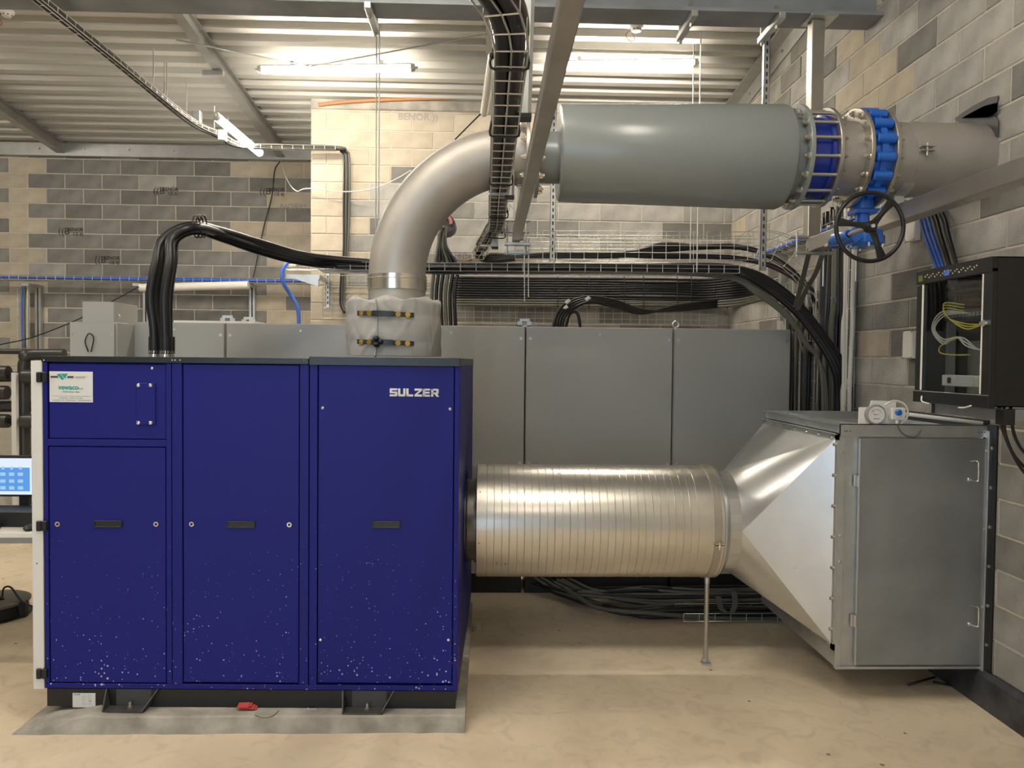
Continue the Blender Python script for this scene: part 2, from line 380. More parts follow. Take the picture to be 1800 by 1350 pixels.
# print stamped on some blocks
bm = NB()
for px, py in ((290, 336), (477, 337), (123, 407), (187, 457)):
    p = P(px, py, YL-0.004); text_mesh(bm, '((B', 0.11, Matrix.Translation(p+Vector((-0.07, 0, 0))) @ RX90); text_mesh(bm, 'BENOR', 0.055, Matrix.Translation(p+Vector((0.06, 0, 0.022))) @ RX90, 0.001); text_mesh(bm, 'CE 6)', 0.05, Matrix.Translation(p+Vector((0.09, 0, -0.028))) @ RX90, 0.001)
o = obj('block_print', bm, 'print_dark', wl); o['label'] = 'dark stamped print on grey blocks'
bm = NB()
for px, py, s in ((525, 364, 'NORM 18'),): text_mesh(bm, s, 0.10, Matrix.Translation(P(px, py, YL-0.004)) @ RX90)
obj('block_print', bm, 'print_grey', wl)
bm = NB()
for px, py, s in ((735, 206, 'BENOR ))'), (905, 365, '(BENOR )'), (808, 452, 'BENOR 23'), (520+0, 0, '')):
    if s: text_mesh(bm, s, 0.095, Matrix.Translation(P(px, py, YB-0.004)) @ RX90)
o = obj('block_print', bm, 'print_grey', wp)

# ------------------------------------------------------------------ roof steel
def ibeam_x(bm, x0, x1, yc, z0, h, wd, tf=0.022, tw=0.014):
    box(bm, x0, x1, yc-wd/2, yc+wd/2, z0, z0+tf); box(bm, x0, x1, yc-wd/2, yc+wd/2, z0+h-tf, z0+h); box(bm, x0, x1, yc-tw/2, yc+tw/2, z0+tf, z0+h-tf)
def ibeam_y(bm, y0, y1, xc, z0, h, wd, tf=0.010, tw=0.008):
    for (a, b, c, d) in ((xc-wd/2, xc+wd/2, 0, tf), (xc-wd/2, xc+wd/2, h-tf, h), (xc-tw/2, xc+tw/2, tf, h-tf)):
        v = [bm.verts.new(p) for p in ((a, y0, z0(y0)+c), (b, y0, z0(y0)+c), (b, y1, z0(y1)+c), (a, y1, z0(y1)+c), (a, y0, z0(y0)+d), (b, y0, z0(y0)+d), (b, y1, z0(y1)+d), (a, y1, z0(y1)+d))]
        for f in ((0,3,2,1),(4,5,6,7),(0,1,5,4),(1,2,6,5),(2,3,7,6),(3,0,4,7)): bm.faces.new([v[i] for i in f])
BY = 4.92; BZ = 3.81
bm = NB(); ibeam_x(bm, -9, XW, BY, BZ, 0.50, 0.22); bmr = tag(obj('roof_beam', bm, 'beam'), 'heavy dark grey steel I-beam spanning the whole top of the picture', 'beam')
for X, lab in ((-2.38, 'grey roof joist running back above the lit diagonal tube lamp'), (-4.86, 'leftmost grey roof joist reaching the block wall'), (0.0, 'grey roof joist behind the hanging cable basket')):
    bm = NB(); ibeam_y(bm, BY+0.12, (YL if X < XP else YB)-0.01, X, lambda y: zc(y)-0.125, 0.12, 0.085)
    tag(obj('roof_joist', bm, 'purlin'), lab, 'joist', 'roof joists')
bm = NB()
for y0 in (BY+0.12,):
    v = []
    for y in (y0, YB-0.02):
        z = zc(y)
        v.append([bm.verts.new(p) for p in ((XW-0.005, y, z-0.16), (XW-0.012, y, z-0.16), (XW-0.012, y, z-0.02), (XW-0.12, y, z-0.02), (XW-0.12, y, z-0.008), (XW-0.005, y, z-0.008))])
    for i in range(6): bm.faces.new((v[0][i], v[0][(i+1)%6], v[1][(i+1)%6], v[1][i]))
    bm.faces.new(v[0]); bm.faces.new(v[1][::-1])
bmesh.ops.recalc_face_normals(bm, faces=bm.faces)
ra = tag(obj('edge_angle', bm, 'purlin'), 'sloping steel edge angle bolted along the top of the right block wall', 'steel angle')
bm = NB()
for k in range(7):
    y = BY+0.35+k*0.4; hexnut(bm, (XW-0.012, y, zc(y)-0.09), (-1, 0, 0), 0.014, 0.01)
obj('bolt', bm, 'bolt', ra)['kind'] = 'stuff'
bm = NB(); box(bm, -9, XP, YL-0.05, YL-0.002, zc(YL)-0.15, zc(YL)-0.01); box(bm, -9, XP, YL-0.09, YL-0.05, zc(YL)-0.155, zc(YL)-0.145)
la = tag(obj('edge_angle', bm, 'purlin'), 'horizontal steel edge angle along the top of the left back wall', 'steel angle')
bm = NB()
for k in range(7): hexnut(bm, (-5.6+k*0.5, YL-0.05, zc(YL)-0.07), (0, -1, 0), 0.016, 0.012)
obj('bolt', bm, 'bolt', la)['kind'] = 'stuff'
bm = NB(); box(bm, XP, XW, YB-0.03, YB+0.1, zc(YB)-0.10, zc(YB)+0.0, 0.01)
struct(obj('trim_1', bm, 'concrete'))
for pts, lab in (((P(310, 70, 5.3), P(545, 117, 6.6), P(855, 60, 5.3)), 'thin steel bracing rod bent in a shallow V over the left ceiling lamp'),):
    bm = NB(); tube(bm, pts, 0.006, 6, 1); tag(obj('bracing_rod', bm, 'purlin'), lab, 'rod')
def inroom(p, r=0.01):                            # slide a point along its line of sight until it clears the right wall
    p = Vector(p); lim = XW-0.01-r
    if p.x > lim: c = Vector((0, 0, CAMZ)); p = c+(p-c)*(lim/p.x)
    return p
def cabl(name, pts, r, m, label, cat='cable', group=None, n=8, k=6, parent=None):
    bm = NB(); tube(bm, [inroom(p, r) for p in pts], r, n, k); o = obj(name, bm, m, parent, smooth='all')
    if not parent: tag(o, label, cat, group)
    return o
cabl('orange_hose', [P(560, 184, YB-0.05), P(620, 178, YB-0.05), P(720, 174, YB-0.05), P(880, 170, YB-0.05)], 0.018, 'orange', 'orange hose lying along the top of the pier wall left of the basket', 'hose')
cabl('orange_hose', [P(975, 172, YB-0.05), P(1100, 172, YB-0.05), P(1150, 166, YB-0.05), P(1163, 168, YB-0.05), P(1168, 185, YB-0.05)], 0.02, 'orange', 'orange hose with a bent end on the wall top above the grey silencer', 'hose')

# ------------------------------------------------------------------ lamps
def lamp(a, b, label, lit=True, r=0.036, wires=True):
    a, b = Vector(a), Vector(b); c = (a+b)/2; t = thing('tube_lamp', label, 'lamp', c, 0, 'tube lamps'); a -= c; b -= c; d = (b-a).normalized()
    uu = Vector((0, 0, 1)); uu = (uu-d*uu.dot(d)).normalized(); ss = d.cross(uu)
    for nm, mm, a0, a1, rr in (('diffuser', 'tube_light' if lit else 'pvc_white', 155, 385, r), ('housing', 'white_paint', 385, 515, r*1.01)):
        bm = NB(); q0 = [bm.verts.new(a+(ss*math.cos(x)+uu*math.sin(x))*rr) for x in [math.radians(a0+(a1-a0)*k/12) for k in range(13)]]; q1 = [bm.verts.new(v.co+(b-a)) for v in q0]
        for k in range(12): bm.faces.new((q0[k], q0[k+1], q1[k+1], q1[k]))
        bm.faces.new(q0[::-1]); bm.faces.new(q1); bm.faces.new((q0[0], q1[0], q1[12], q0[12])); obj(nm, bm, mm, t, True)
    for e, s in ((a, -1), (b, 1)):
        bm = NB(); cyl(bm, e, e+d*s*0.035, r*1.04, 20, r*0.8); cyl(bm, e+d*s*0.035, e+d*s*0.06, 0.012, 8); obj('end_cap', bm, 'pvc_white', t, True)
    for q in (0.2, 0.8):
        bm = NB(); p = a.lerp(b, q); obox(bm, p+Vector((0, 0, r+0.012)), d, d.cross(Vector((0,0,1))), (0,0,1), 0.03, 0.03, 0.03); obj('clip', bm, 'galv', t)
    return t
zl = zc(6.7)
pa, pb = P(461, 122, 6.72), P(722, 119, 6.72); lamp(pa, pb, 'lit tube lamp on the ceiling left of the basket tray')
pa, pb = P(968, 114, 6.72), P(1219, 110, 6.72); lamp(pa, pb, 'lit tube lamp on the ceiling above the grey silencer')
lamp(P(381, 205, 6.67), P(456, 268, 7.87), 'lit tube lamp slanting away beside the left roof joist')
lamp(P(866, 100, 5.25), P(851, 198, 6.45), 'unlit white tube lamp hanging under the middle joist', lit=False, r=0.032)
lamp((0.62, 1.15, 4.3), (0.62, 2.4, 4.3), 'lit tube lamp on the ceiling over the photographer')
lamp((-2.3, 0.7, 4.3), (-2.3, 1.95, 4.3), 'lit tube lamp on the ceiling left of the photographer')
lamp((-5.6, 1.6, 4.2), (-5.6, 2.85, 4.2), 'unseen tube lamp added at the far left to brighten the left wall')  # added out of view to lighten the left wall
lamp((-5.0, 6.3, 4.0), (-6.25, 6.3, 4.0), 'unseen tube lamp added outside the left edge to brighten the left wall')  # another lamp put in for the left wall, outside the frame
lamp((0.62, -2.6, 4.6), (0.62, -1.35, 4.6), 'lit tube lamp on the ceiling behind the photographer')
lamp((-2.3, -3.0, 4.6), (-2.3, -1.75, 4.6), 'unseen tube lamp added behind and left of the photographer for more light')  # extra unseen lamp, added for more light from the camera side
lamp((-1.5, 2.9, 4.35), (-0.25, 2.9, 4.35), 'unseen tube lamp added in front of the blower to brighten the floor')  # extra lamp above the frame, put in to lift the floor brightness
lamp((-4.2, 2.9, 4.35), (-2.95, 2.9, 4.35), 'unseen tube lamp added left of the blower to brighten the floor')  # one more unseen lamp, added to brighten floor and front on the left

# ------------------------------------------------------------------ wire trays
def wire_tray(name, pts, ups, w, h, pitch, label, nl=5, nh=2, r=0.0024, k=6, parent=None, lid=False):
    pts = [inroom(p, 0.02) for p in pts]; sp = smooth_pts(pts, k) if k > 1 else pts
    # resample
    L = [0]
    for a, b in zip(sp, sp[1:]): L.append(L[-1]+(b-a).length)
    n = max(2, int(L[-1]/pitch)+1); S = []; 
    for i in range(n):
        s = L[-1]*i/(n-1); j = max(q for q in range(len(L)) if L[q] <= s+1e-9); j = min(j, len(sp)-2)
        f = (s-L[j])/max(1e-9, L[j+1]-L[j]); S.append(sp[j].lerp(sp[j+1], f))
    bm = NB(); rows = []
    ups = [Vector(u) for u in ups]
    for i, p in enumerate(S):
        t = (S[min(i+1, n-1)]-S[max(i-1, 0)]).normalized(); f = i/(n-1)*(len(ups)-1); q = min(int(f), len(ups)-2) if len(ups) > 1 else 0
        u = ups[q].lerp(ups[q+1], f-q) if len(ups) > 1 else ups[0]
        u = (u-t*u.dot(t)).normalized(); sd = t.cross(u).normalized(); rows.append((p, sd, u))
    for p, sd, u in rows:
        U = [p-sd*w/2+u*h, p-sd*w/2, p+sd*w/2, p+sd*w/2+u*h]
        if h < 0.005: U = [p-sd*w/2, p+sd*w/2]
        tube(bm, U, r, 4, 1, False)
    offs = [(-w/2+w*i/(nl-1), 0) for i in range(nl)]
    if h >= 0.005:
        for i in range(1, nh+1): offs += [(-w/2, h*i/nh), (w/2, h*i/nh)]
    for a, b in offs: tube(bm, [p+sd*a+u*b for p, sd, u in rows], r, 4, 1, False)
    if parent: return obj('wire_mesh', bm, 'wire', parent)
    t = tag(obj(name, bm, 'wire'), label, 'cable tray', 'wire mesh cable trays'); return t

# high thin tray running back at the upper left, then along and down the pier wall
Xt = -2.62
pth = [Vector((Xt, 3.6, 3.70)), Vector((Xt, 5.5, 3.70)), Vector((Xt, 6.9, 3.70)), Vector((Xt+0.10, 7.35, 3.70)), P(420, 258, 7.55), P(480, 262, 7.62), P(590, 264, 7.66)]
wire_tray('cable_tray', pth, [(0, 0, 1)], 0.06, 0.035, 0.10, 'narrow wire tray of black cables receding from the upper left corner', nl=3, nh=1, r=0.003)
for i, (o1, o2) in enumerate(((-0.02, 0.01), (0.0, 0.02), (0.02, 0.01), (0.012, 0.035))):
    cabl('tray_cable', [p+Vector((o1, 0, o2+random.uniform(-0.01, 0.01))) for p in pth] + [P(600+i*3, 266, 7.7), P(605+i*3, 280, 7.72), P(605+i*3, 360, 7.74), P(605+i*2, 440, 7.74), P(601+i*2, 475, 7.74), P(599+i*2, 530, 7.74), P(606+i*2, 550, 7.7)], 0.011 if i else 0.014, ('cable_black', 'cable_grey', 'cable_black', 'cable_grey')[i], 'thin dark cable in the high tray, running down the pier wall', group='thin cables in the high tray')
for px, y in ((266, 5.75), (375, 6.95)):
    bm = NB(); zz = zc(y)-0.125; xc_ = P(px, 100, y).x; box(bm, xc_-0.09, xc_+0.09, y-0.02, y+0.02, zz-0.05, zz-0.006, 0.003); cyl(bm, (xc_+0.05, y, zz-0.006), (xc_+0.05, y, zz+0.03), 0.016, 8)
    tag(obj('joist_clamp', bm, 'galv'), 'short galvanised clamp rail under the left joist, '+('nearer the big beam', 'nearer the lit slanting lamp')[y > 6], 'clamp', 'joist clamps')
for j, (px, py0, py1) in enumerate(((270, 85, 148), (289, 105, 165), (293, 108, 168), (328, 138, 200), (377, 186, 232))):
    d = Xt*F/(px-VPX); bm = NB(); cyl(bm, P(px, py0, d), P(px, py1, d), 0.004, 6); tag(obj('threaded_rod', bm, 'wire'), 'thin threaded rod holding up the narrow tray under the left joist', 'rod', 'rods of the narrow tray')
for px, py in ((347, 205), (391, 238)):
    bm = NB(); p = P(px, py, 7.2); box(bm, p.x-0.035, p.x+0.035, p.y-0.03, p.y+0.03, p.z-0.05, p.z+0.05, 0.006); tag(obj('junction_box', bm, 'galv'), 'small pale junction box on the narrow tray %s' % ('nearer the camera' if px < 360 else 'next to the lit slanting lamp'), 'junction box')

# ------------------------------------------------------------------ compressor
YC = 3.50; RZC = -0.0227
c0 = P(440, 1247, YC); CO = Vector((c0.x, YC, 0.074))
comp = thing('blower_unit', 'large blue sheet-metal blower cabinet standing on the concrete plinth', 'machine', CO, RZC)
CM = Matrix.Translation(CO) @ Matrix.Rotation(RZC, 4, 'Z'); CI = CM.inverted()
def Lc(px, py, off=0.0):                          # local x,z on the cabinet front
    o = CI @ Vector((0, 0, CAMZ)); d = CI.to_3x3() @ ray(px, py); t = (off-o.y)/d.y; p = o+d*t; return p.x, p.z
xl, _ = Lc(77, 900); xr, _ = Lc(806, 900); _, zbl = Lc(440, 1212); _, ztp = Lc(440, 640); _, zcap = Lc(440, 629)
DEP = 1.42
def rect(px0, py0, px1, py1):
    a, b = Lc(px0, (py0+py1)/2)[0], Lc((px0+px1)/2, py1)[1]; c, d = Lc(px1, (py0+py1)/2)[0], Lc((px0+px1)/2, py0)[1]; return a, c, b, d
bm = NB(); box(bm, xl, xr, 0.03, DEP, zbl, ztp, 0.003); obj('housing', bm, 'compressor_blue', comp)
# front frame: rails and posts around the doors
doors = [rect(86, 640, 291, 771), rect(87, 786, 291, 1200), rect(322, 641, 525, 1200), rect(559, 643, 796, 1201)]
bm = NB(); g = 0.004
x1a, x1b = doors[1][0]-g, doors[1][1]+g; x2a, x2b = doors[2][0]-g, doors[2][1]+g; x3a, x3b = doors[3][0]-g, doors[3][1]+g
s1 = Lc(302, 900)[0]; s2 = Lc(543, 900)[0]; zb = doors[1][2]-g; zt = ztp
for a, b in ((xl, x1a), (x1b, s1-0.0015), (s1+0.0015, x2a), (x2b, s2-0.002), (s2+0.002, x3a), (x3b, xr)): box(bm, a, b, 0.0, 0.04, zb, zt, 0.0015)
box(bm, xl, xr, 0.0, 0.04, zbl, zb-0.001, 0.0015); box(bm, x1a, x1b, 0.0, 0.04, doors[1][3]+g, doors[0][2]-g, 0.0015)
obj('front_frame', bm, 'compressor_blue', comp)
dlabs = ['upper small door with white sticker and blank cover plate', 'lower left door', 'middle full-height door', 'right full-height door with white lettering']
dob = []
for (a, b, c, d), lb in zip(doors, dlabs):
    bm = NB(); box(bm, a, b, 0.002, 0.03, c, d, 0.002); o = obj('door', bm, 'compressor_blue', comp); o['label'] = lb; dob.append(o)
for i, (px, py) in enumerate(((190, 921), (423.5, 922), (679, 922))):
    a, b, c, d = rect(px-25, py-6, px+25, py+6); bm = NB()
    for q in ((a, b, d-0.006, d), (a, b, c, c+0.005), (a, a+0.006, c, d), (b-0.006, b, c, d)): box(bm, q[0], q[1], -0.004, 0.004, q[2], q[3], 0.001)
    box(bm, a+0.004, b-0.004, 0.0005, 0.004, c+0.003, d-0.004); o = obj('recessed_handle', bm, 'rubber', dob[i+1])
for px, py, di in ((102, 921, 1), (275, 921, 1), (337.5, 921, 2), (509, 922, 2)):
    x, z = Lc(px, py); bm = NB(); cyl(bm, (x, 0.004, z), (x, -0.006, z), 0.011, 16); obj('lock', bm, 'chrome', dob[di], True)
    bm = NB(); cyl(bm, (x, -0.005, z), (x, -0.0075, z), 0.006, 12); obj('keyhole', bm, 'rubber', dob[di])
def screw(px, py, par, r=0.0065, m='chrome', y=0.003):
    x, z = Lc(px, py); bm = NB(); lathe(bm, [(y, r), (y-0.003, r), (y-0.005, r*0.6), (y-0.0055, 0)], 'y', (x, 0, z), 12); obj('screw', bm, m, par, True)
for px, py in ((567, 717), (791, 719), (563, 1125), (788, 1125)): screw(px, py, dob[3])
screw(267, 647, dob[0])
a, b, c, d = rect(240, 673, 274, 747); bm = NB(); box(bm, a, b, -0.006, 0.004, c, d, 0.003); cov = obj('cover_plate', bm, 'compressor_blue', dob[0])
for px, py in ((244.5, 677), (266, 677), (244.5, 743), (266, 743)): screw(px, py, dob[0], 0.008, y=-0.006)
for py in (663, 924, 1183):
    for dx in (0, 1):
        a, b, c, d = rect(66+dx*10, py-9, 74.5+dx*10, py+9); bm = NB(); box(bm, a, b, -0.014, 0.01, c, d, 0.003); obj('hinge', bm, 'rubber', comp)
a, b, c, d = rect(57, 634, 76.5, 1211); bm = NB(); box(bm, a, b-0.001, -0.004, DEP, c, d, 0.002); obj('side_panel', bm, 'white_paint', comp)['label'] = 'off-white left side panel'
x, z = Lc(66, 990); bm = NB(); cyl(bm, (x, -0.003, z), (x, -0.006, z), 0.003, 8); obj('screw', bm, 'rubber', comp)
xs = Lc(533, 640)[0]
xs = Lc(544, 640)[0]
bm = NB(); box(bm, xl-0.004, xs-0.002, -0.006, DEP, ztp+0.001, zcap, 0.002); obj('top_cover', bm, 'black_paint', comp)
bm = NB(); box(bm, xs, xr+0.002, -0.008, DEP, ztp-0.002, zcap+0.008, 0.002); obj('top_cover', bm, 'black_paint', comp)
for px in (79, 304, 309, 318, 535): screw(px, 633, comp, 0.004, y=-0.006)
bm = NB(); box(bm, xl+0.004, xr-0.008, 0.006, DEP-0.05, 0.0, zbl-0.003, 0.002)
bf = obj('base_frame', bm, 'black_paint', comp)
for pxa, pxb in ((186, 279), (601, 693)):
    a, b, c, d = rect(pxa, 1218, pxb, 1258)
    bm = NB(); box(bm, a+0.012, b-0.045, -0.058, 0.005, 0.001, 0.007); fo = obj('mounting_foot', bm, 'foot_steel', comp)
    for s0, e0, sg in ((a+0.012, a+0.002, 1), (b-0.045, b, -1)):
        A_ = [(s0, -0.058, 0.001), (s0, 0.005, 0.001), (e0, 0.005, 0.085), (e0, -0.004, 0.085), (s0, -0.058, 0.012)]; bm = NB()
        v0 = [bm.verts.new(p) for p in A_]; v1 = [bm.verts.new((p[0]+sg*0.005, p[1], p[2])) for p in A_]
        bm.faces.new(v0); bm.faces.new(v1[::-1])
        for k in range(5): bm.faces.new((v0[k], v0[(k+1)%5], v1[(k+1)%5], v1[k]))
        bmesh.ops.recalc_face_normals(bm, faces=bm.faces); obj('gusset', bm, 'foot_steel', fo)
    # dark fork opening behind the foot
    bm = NB(); box(bm, a+0.045, b-0.035, 0.0045, 0.0065, 0.008, zbl-0.004); obj('fork_pocket', bm, 'cabinet_dark', bf)
    bm = NB(); cx_ = (a+b)/2; cyl(bm, (cx_, -0.02, 0.006), (cx_, -0.02, 0.016), 0.012, 6); cyl(bm, (cx_, -0.02, 0.016), (cx_, -0.02, 0.034), 0.007, 10); obj('anchor_bolt', bm, 'bolt', fo, True)
# lettering: heavy block capitals
def letters(par):
    a, b, c, d = rect(685, 683, 771, 697); H = d-c; u = H/5.0; bm = NB(); x = a; gap = u*0.45
    def R_(x0, x1, z0, z1): box(bm, x0, x1, 0.0, 0.003, c+z0*u, c+z1*u)
    def Q_(pts): prism(bm, [(px_, c+pz*u) for px_, pz in pts], 0.0, 0.003)
    W_ = (b-a-gap*5)/6.0; t = 1.45*u
    def S(x): R_(x+0.3*u, x+W_, 3.75, 5); R_(x+0.1*u, x+W_-0.2*u, 1.95, 3.05); R_(x, x+W_-0.3*u, 0, 1.25); R_(x, x+t, 2.3, 4.7); R_(x+W_-t, x+W_, 0.3, 2.75)
    def U(x): R_(x, x+t, 0.7, 5); R_(x+W_-t, x+W_, 0.7, 5); Q_([(x, 0.8), (x+0.5*u, 0), (x+W_-0.5*u, 0), (x+W_, 0.8), (x+W_, 1.35), (x, 1.35)])
    def Lr(x): R_(x, x+t, 0, 5); R_(x, x+W_*0.92, 0, 1.3)
    def Z(x): R_(x, x+W_, 3.7, 5); R_(x, x+W_, 0, 1.3); Q_([(x, 1.2), (x+1.5*u, 1.2), (x+W_, 3.8), (x+W_-1.6*u, 3.8)])
    def E(x): R_(x, x+t, 0, 5); R_(x, x+W_*0.95, 3.8, 5); R_(x, x+W_*0.9, 1.95, 3.05); R_(x, x+W_*0.95, 0, 1.2)
    def Rr(x): R_(x, x+t, 0, 5); R_(x, x+W_-0.4*u, 3.8, 5); R_(x+W_-t, x+W_, 2.2, 4.6); R_(x, x+W_-0.3*u, 1.6, 2.7); Q_([(x+W_-2.6*u, 1.7), (x+W_-1.0*u, 1.7), (x+W_+0.4*u, 0), (x+W_-1.3*u, 0)])
    for f in (S, U, Lr, Z, E, Rr): f(x); x += W_+gap
    obj('lettering', bm, 'white_paint', par)['label'] = 'white SULZER lettering'
letters(dob[3])
# white company sticker
a, b, c, d = rect(87, 653, 163, 707); bm = NB(); box(bm, a, b, 0.0, 0.0025, c, d); st = obj('sticker', bm, 'white_paint', dob[0]); st['label'] = 'white company sticker'
sw, sh = b-a, d-c
def SP(u, v): return a+sw*u, d-sh*v
y0, y1 = -0.0008, 0.001
bm = NB()
prism(bm, [SP(0.17, 0.10), SP(0.25, 0.07), SP(0.345, 0.24), SP(0.29, 0.28)], y0, y1); prism(bm, [SP(0.265, 0.07), SP(0.43, 0.07), SP(0.36, 0.23), SP(0.34, 0.20)], y0, y1)
text_mesh(bm, 'vewaco', 0.031, Matrix.Translation((a+sw*0.44, -0.0003, d-sh*0.52)) @ RX90, 0.0009, 0.95); obj('logo', bm, 'green_print', dob[0])
bm = NB(); prism(bm, [SP(0.03, 0.15), SP(0.19, 0.15), SP(0.21, 0.21), SP(0.03, 0.21)], y0, y1); prism(bm, [SP(0.43, 0.15), SP(0.56, 0.15), SP(0.56, 0.21), SP(0.40, 0.21)], y0, y1); obj('logo_bar', bm, 'print_dark', dob[0])
bm = NB(); prism(bm, [SP(0.04, 0.795), SP(0.96, 0.795), SP(0.96, 0.803), SP(0.04, 0.803)], y0, y1)
text_mesh(bm, 'n.v.', 0.016, Matrix.Translation((a+sw*0.73, -0.0003, d-sh*0.55)) @ RX90); text_mesh(bm, 'Meldertsebaan  Belgie', 0.0085, Matrix.Translation((a+sw*0.5, -0.0003, d-sh*0.66)) @ RX90)
for v, x0_, x1_ in ((0.16, 0.6, 0.83), (0.2, 0.6, 0.83)): prism(bm, [SP(x0_, v), SP(x1_, v), SP(x1_, v+0.015), SP(x0_, v+0.015)], y0, y1)
for v, segs in ((0.855, ((0.23, 0.42), (0.46, 0.58), (0.61, 0.66), (0.68, 0.76))), (0.925, ((0.07, 0.24), (0.27, 0.33), (0.37, 0.6), (0.66, 0.96)))):
    for s, e in segs: prism(bm, [SP(s, v), SP(e, v), SP(e, v+0.018), SP(s, v+0.018)], y0, y1)
obj('small_print', bm, 'print_grey', dob[0])
a, b, c, d = rect(127, 1219, 167, 1244); bm = NB(); box(bm, a, b, 0.003, 0.0065, c, d); pl = obj('nameplate', bm, 'white_paint', bf)
bm = NB(); text_mesh(bm, 'SULZER', 0.0085, Matrix.Translation((a+0.02, 0.0028, d-0.006)) @ RX90, 0.0003); text_mesh(bm, 'CE', 0.011, Matrix.Translation((b-0.024, 0.0028, (c+d)/2-0.004)) @ RX90, 0.0002)
for k in range(6):
    for s, e in ((0.42, 0.62), (0.66, 0.86)) if k not in (3, 4) else ((0.42, 0.6),): prism(bm, [(a+(b-a)*s, d-0.008-k*0.008), (a+(b-a)*(e-random.random()*0.08), d-0.008-k*0.008), (a+(b-a)*(e-0.05), d-0.009-k*0.008), (a+(b-a)*s, d-0.009-k*0.008)], 0.0022, 0.0035)
obj('small_print', bm, 'print_grey', bf)
# brass glands on the top cover at left
for i, (px, dy) in enumerate(((272, 0.75), (292, 0.70), (280, 0.88), (297, 0.86))):
    p = CI @ P(px, 626, YC+dy); z = zcap; bm = NB()
    lathe(bm, [(z, 0.030), (z+0.012, 0.030), (z+0.012, 0.026), (z+0.02, 0.026), (z+0.02, 0.031), (z+0.034, 0.031), (z+0.034, 0.024), (z+0.045, 0.024)], 'z', (p.x, p.y, 0), 16); obj('cable_gland', bm, 'band_shiny', comp, True)

# plinth with a crumbled left end
def plinth():
    bm = NB(); n = 30; xa, xb = P(20, 1290, 3.41).x, P(817, 1290, 3.41).x; rnd = random.Random(3); prev = None; hp = 0.0735
    for i in range(n+1):
        t = i/n; x = xa+(xb-xa)*t; f = min(1, t*9.0)
        zt_ = 0.012+(hp-0.012)*f + (rnd.uniform(-0.008, 0.008) if t < 0.2 else rnd.uniform(-0.0012, 0.0012)); j = rnd.uniform(-0.004, 0.004)
        ring = [bm.verts.new(p) for p in ((x, 3.41+j, 0), (x, 3.415+j, max(0.004, zt_*0.5)), (x, 3.42+j+(1-f)*0.06, zt_-0.006), (x, 3.432+(1-f)*0.08, zt_), (x, 5.05, zt_), (x, 5.05, 0))]
        if prev:
            for k in range(5): bm.faces.new((prev[k], ring[k], ring[k+1], prev[k+1]))
        else: bm.faces.new(ring[::-1])
        prev = ring
    bm.faces.new(prev); bmesh.ops.recalc_face_normals(bm, faces=bm.faces)
    tag(obj('concrete_plinth', bm, 'concrete'), 'low rough concrete plinth under the blue blower cabinet', 'plinth')
plinth()

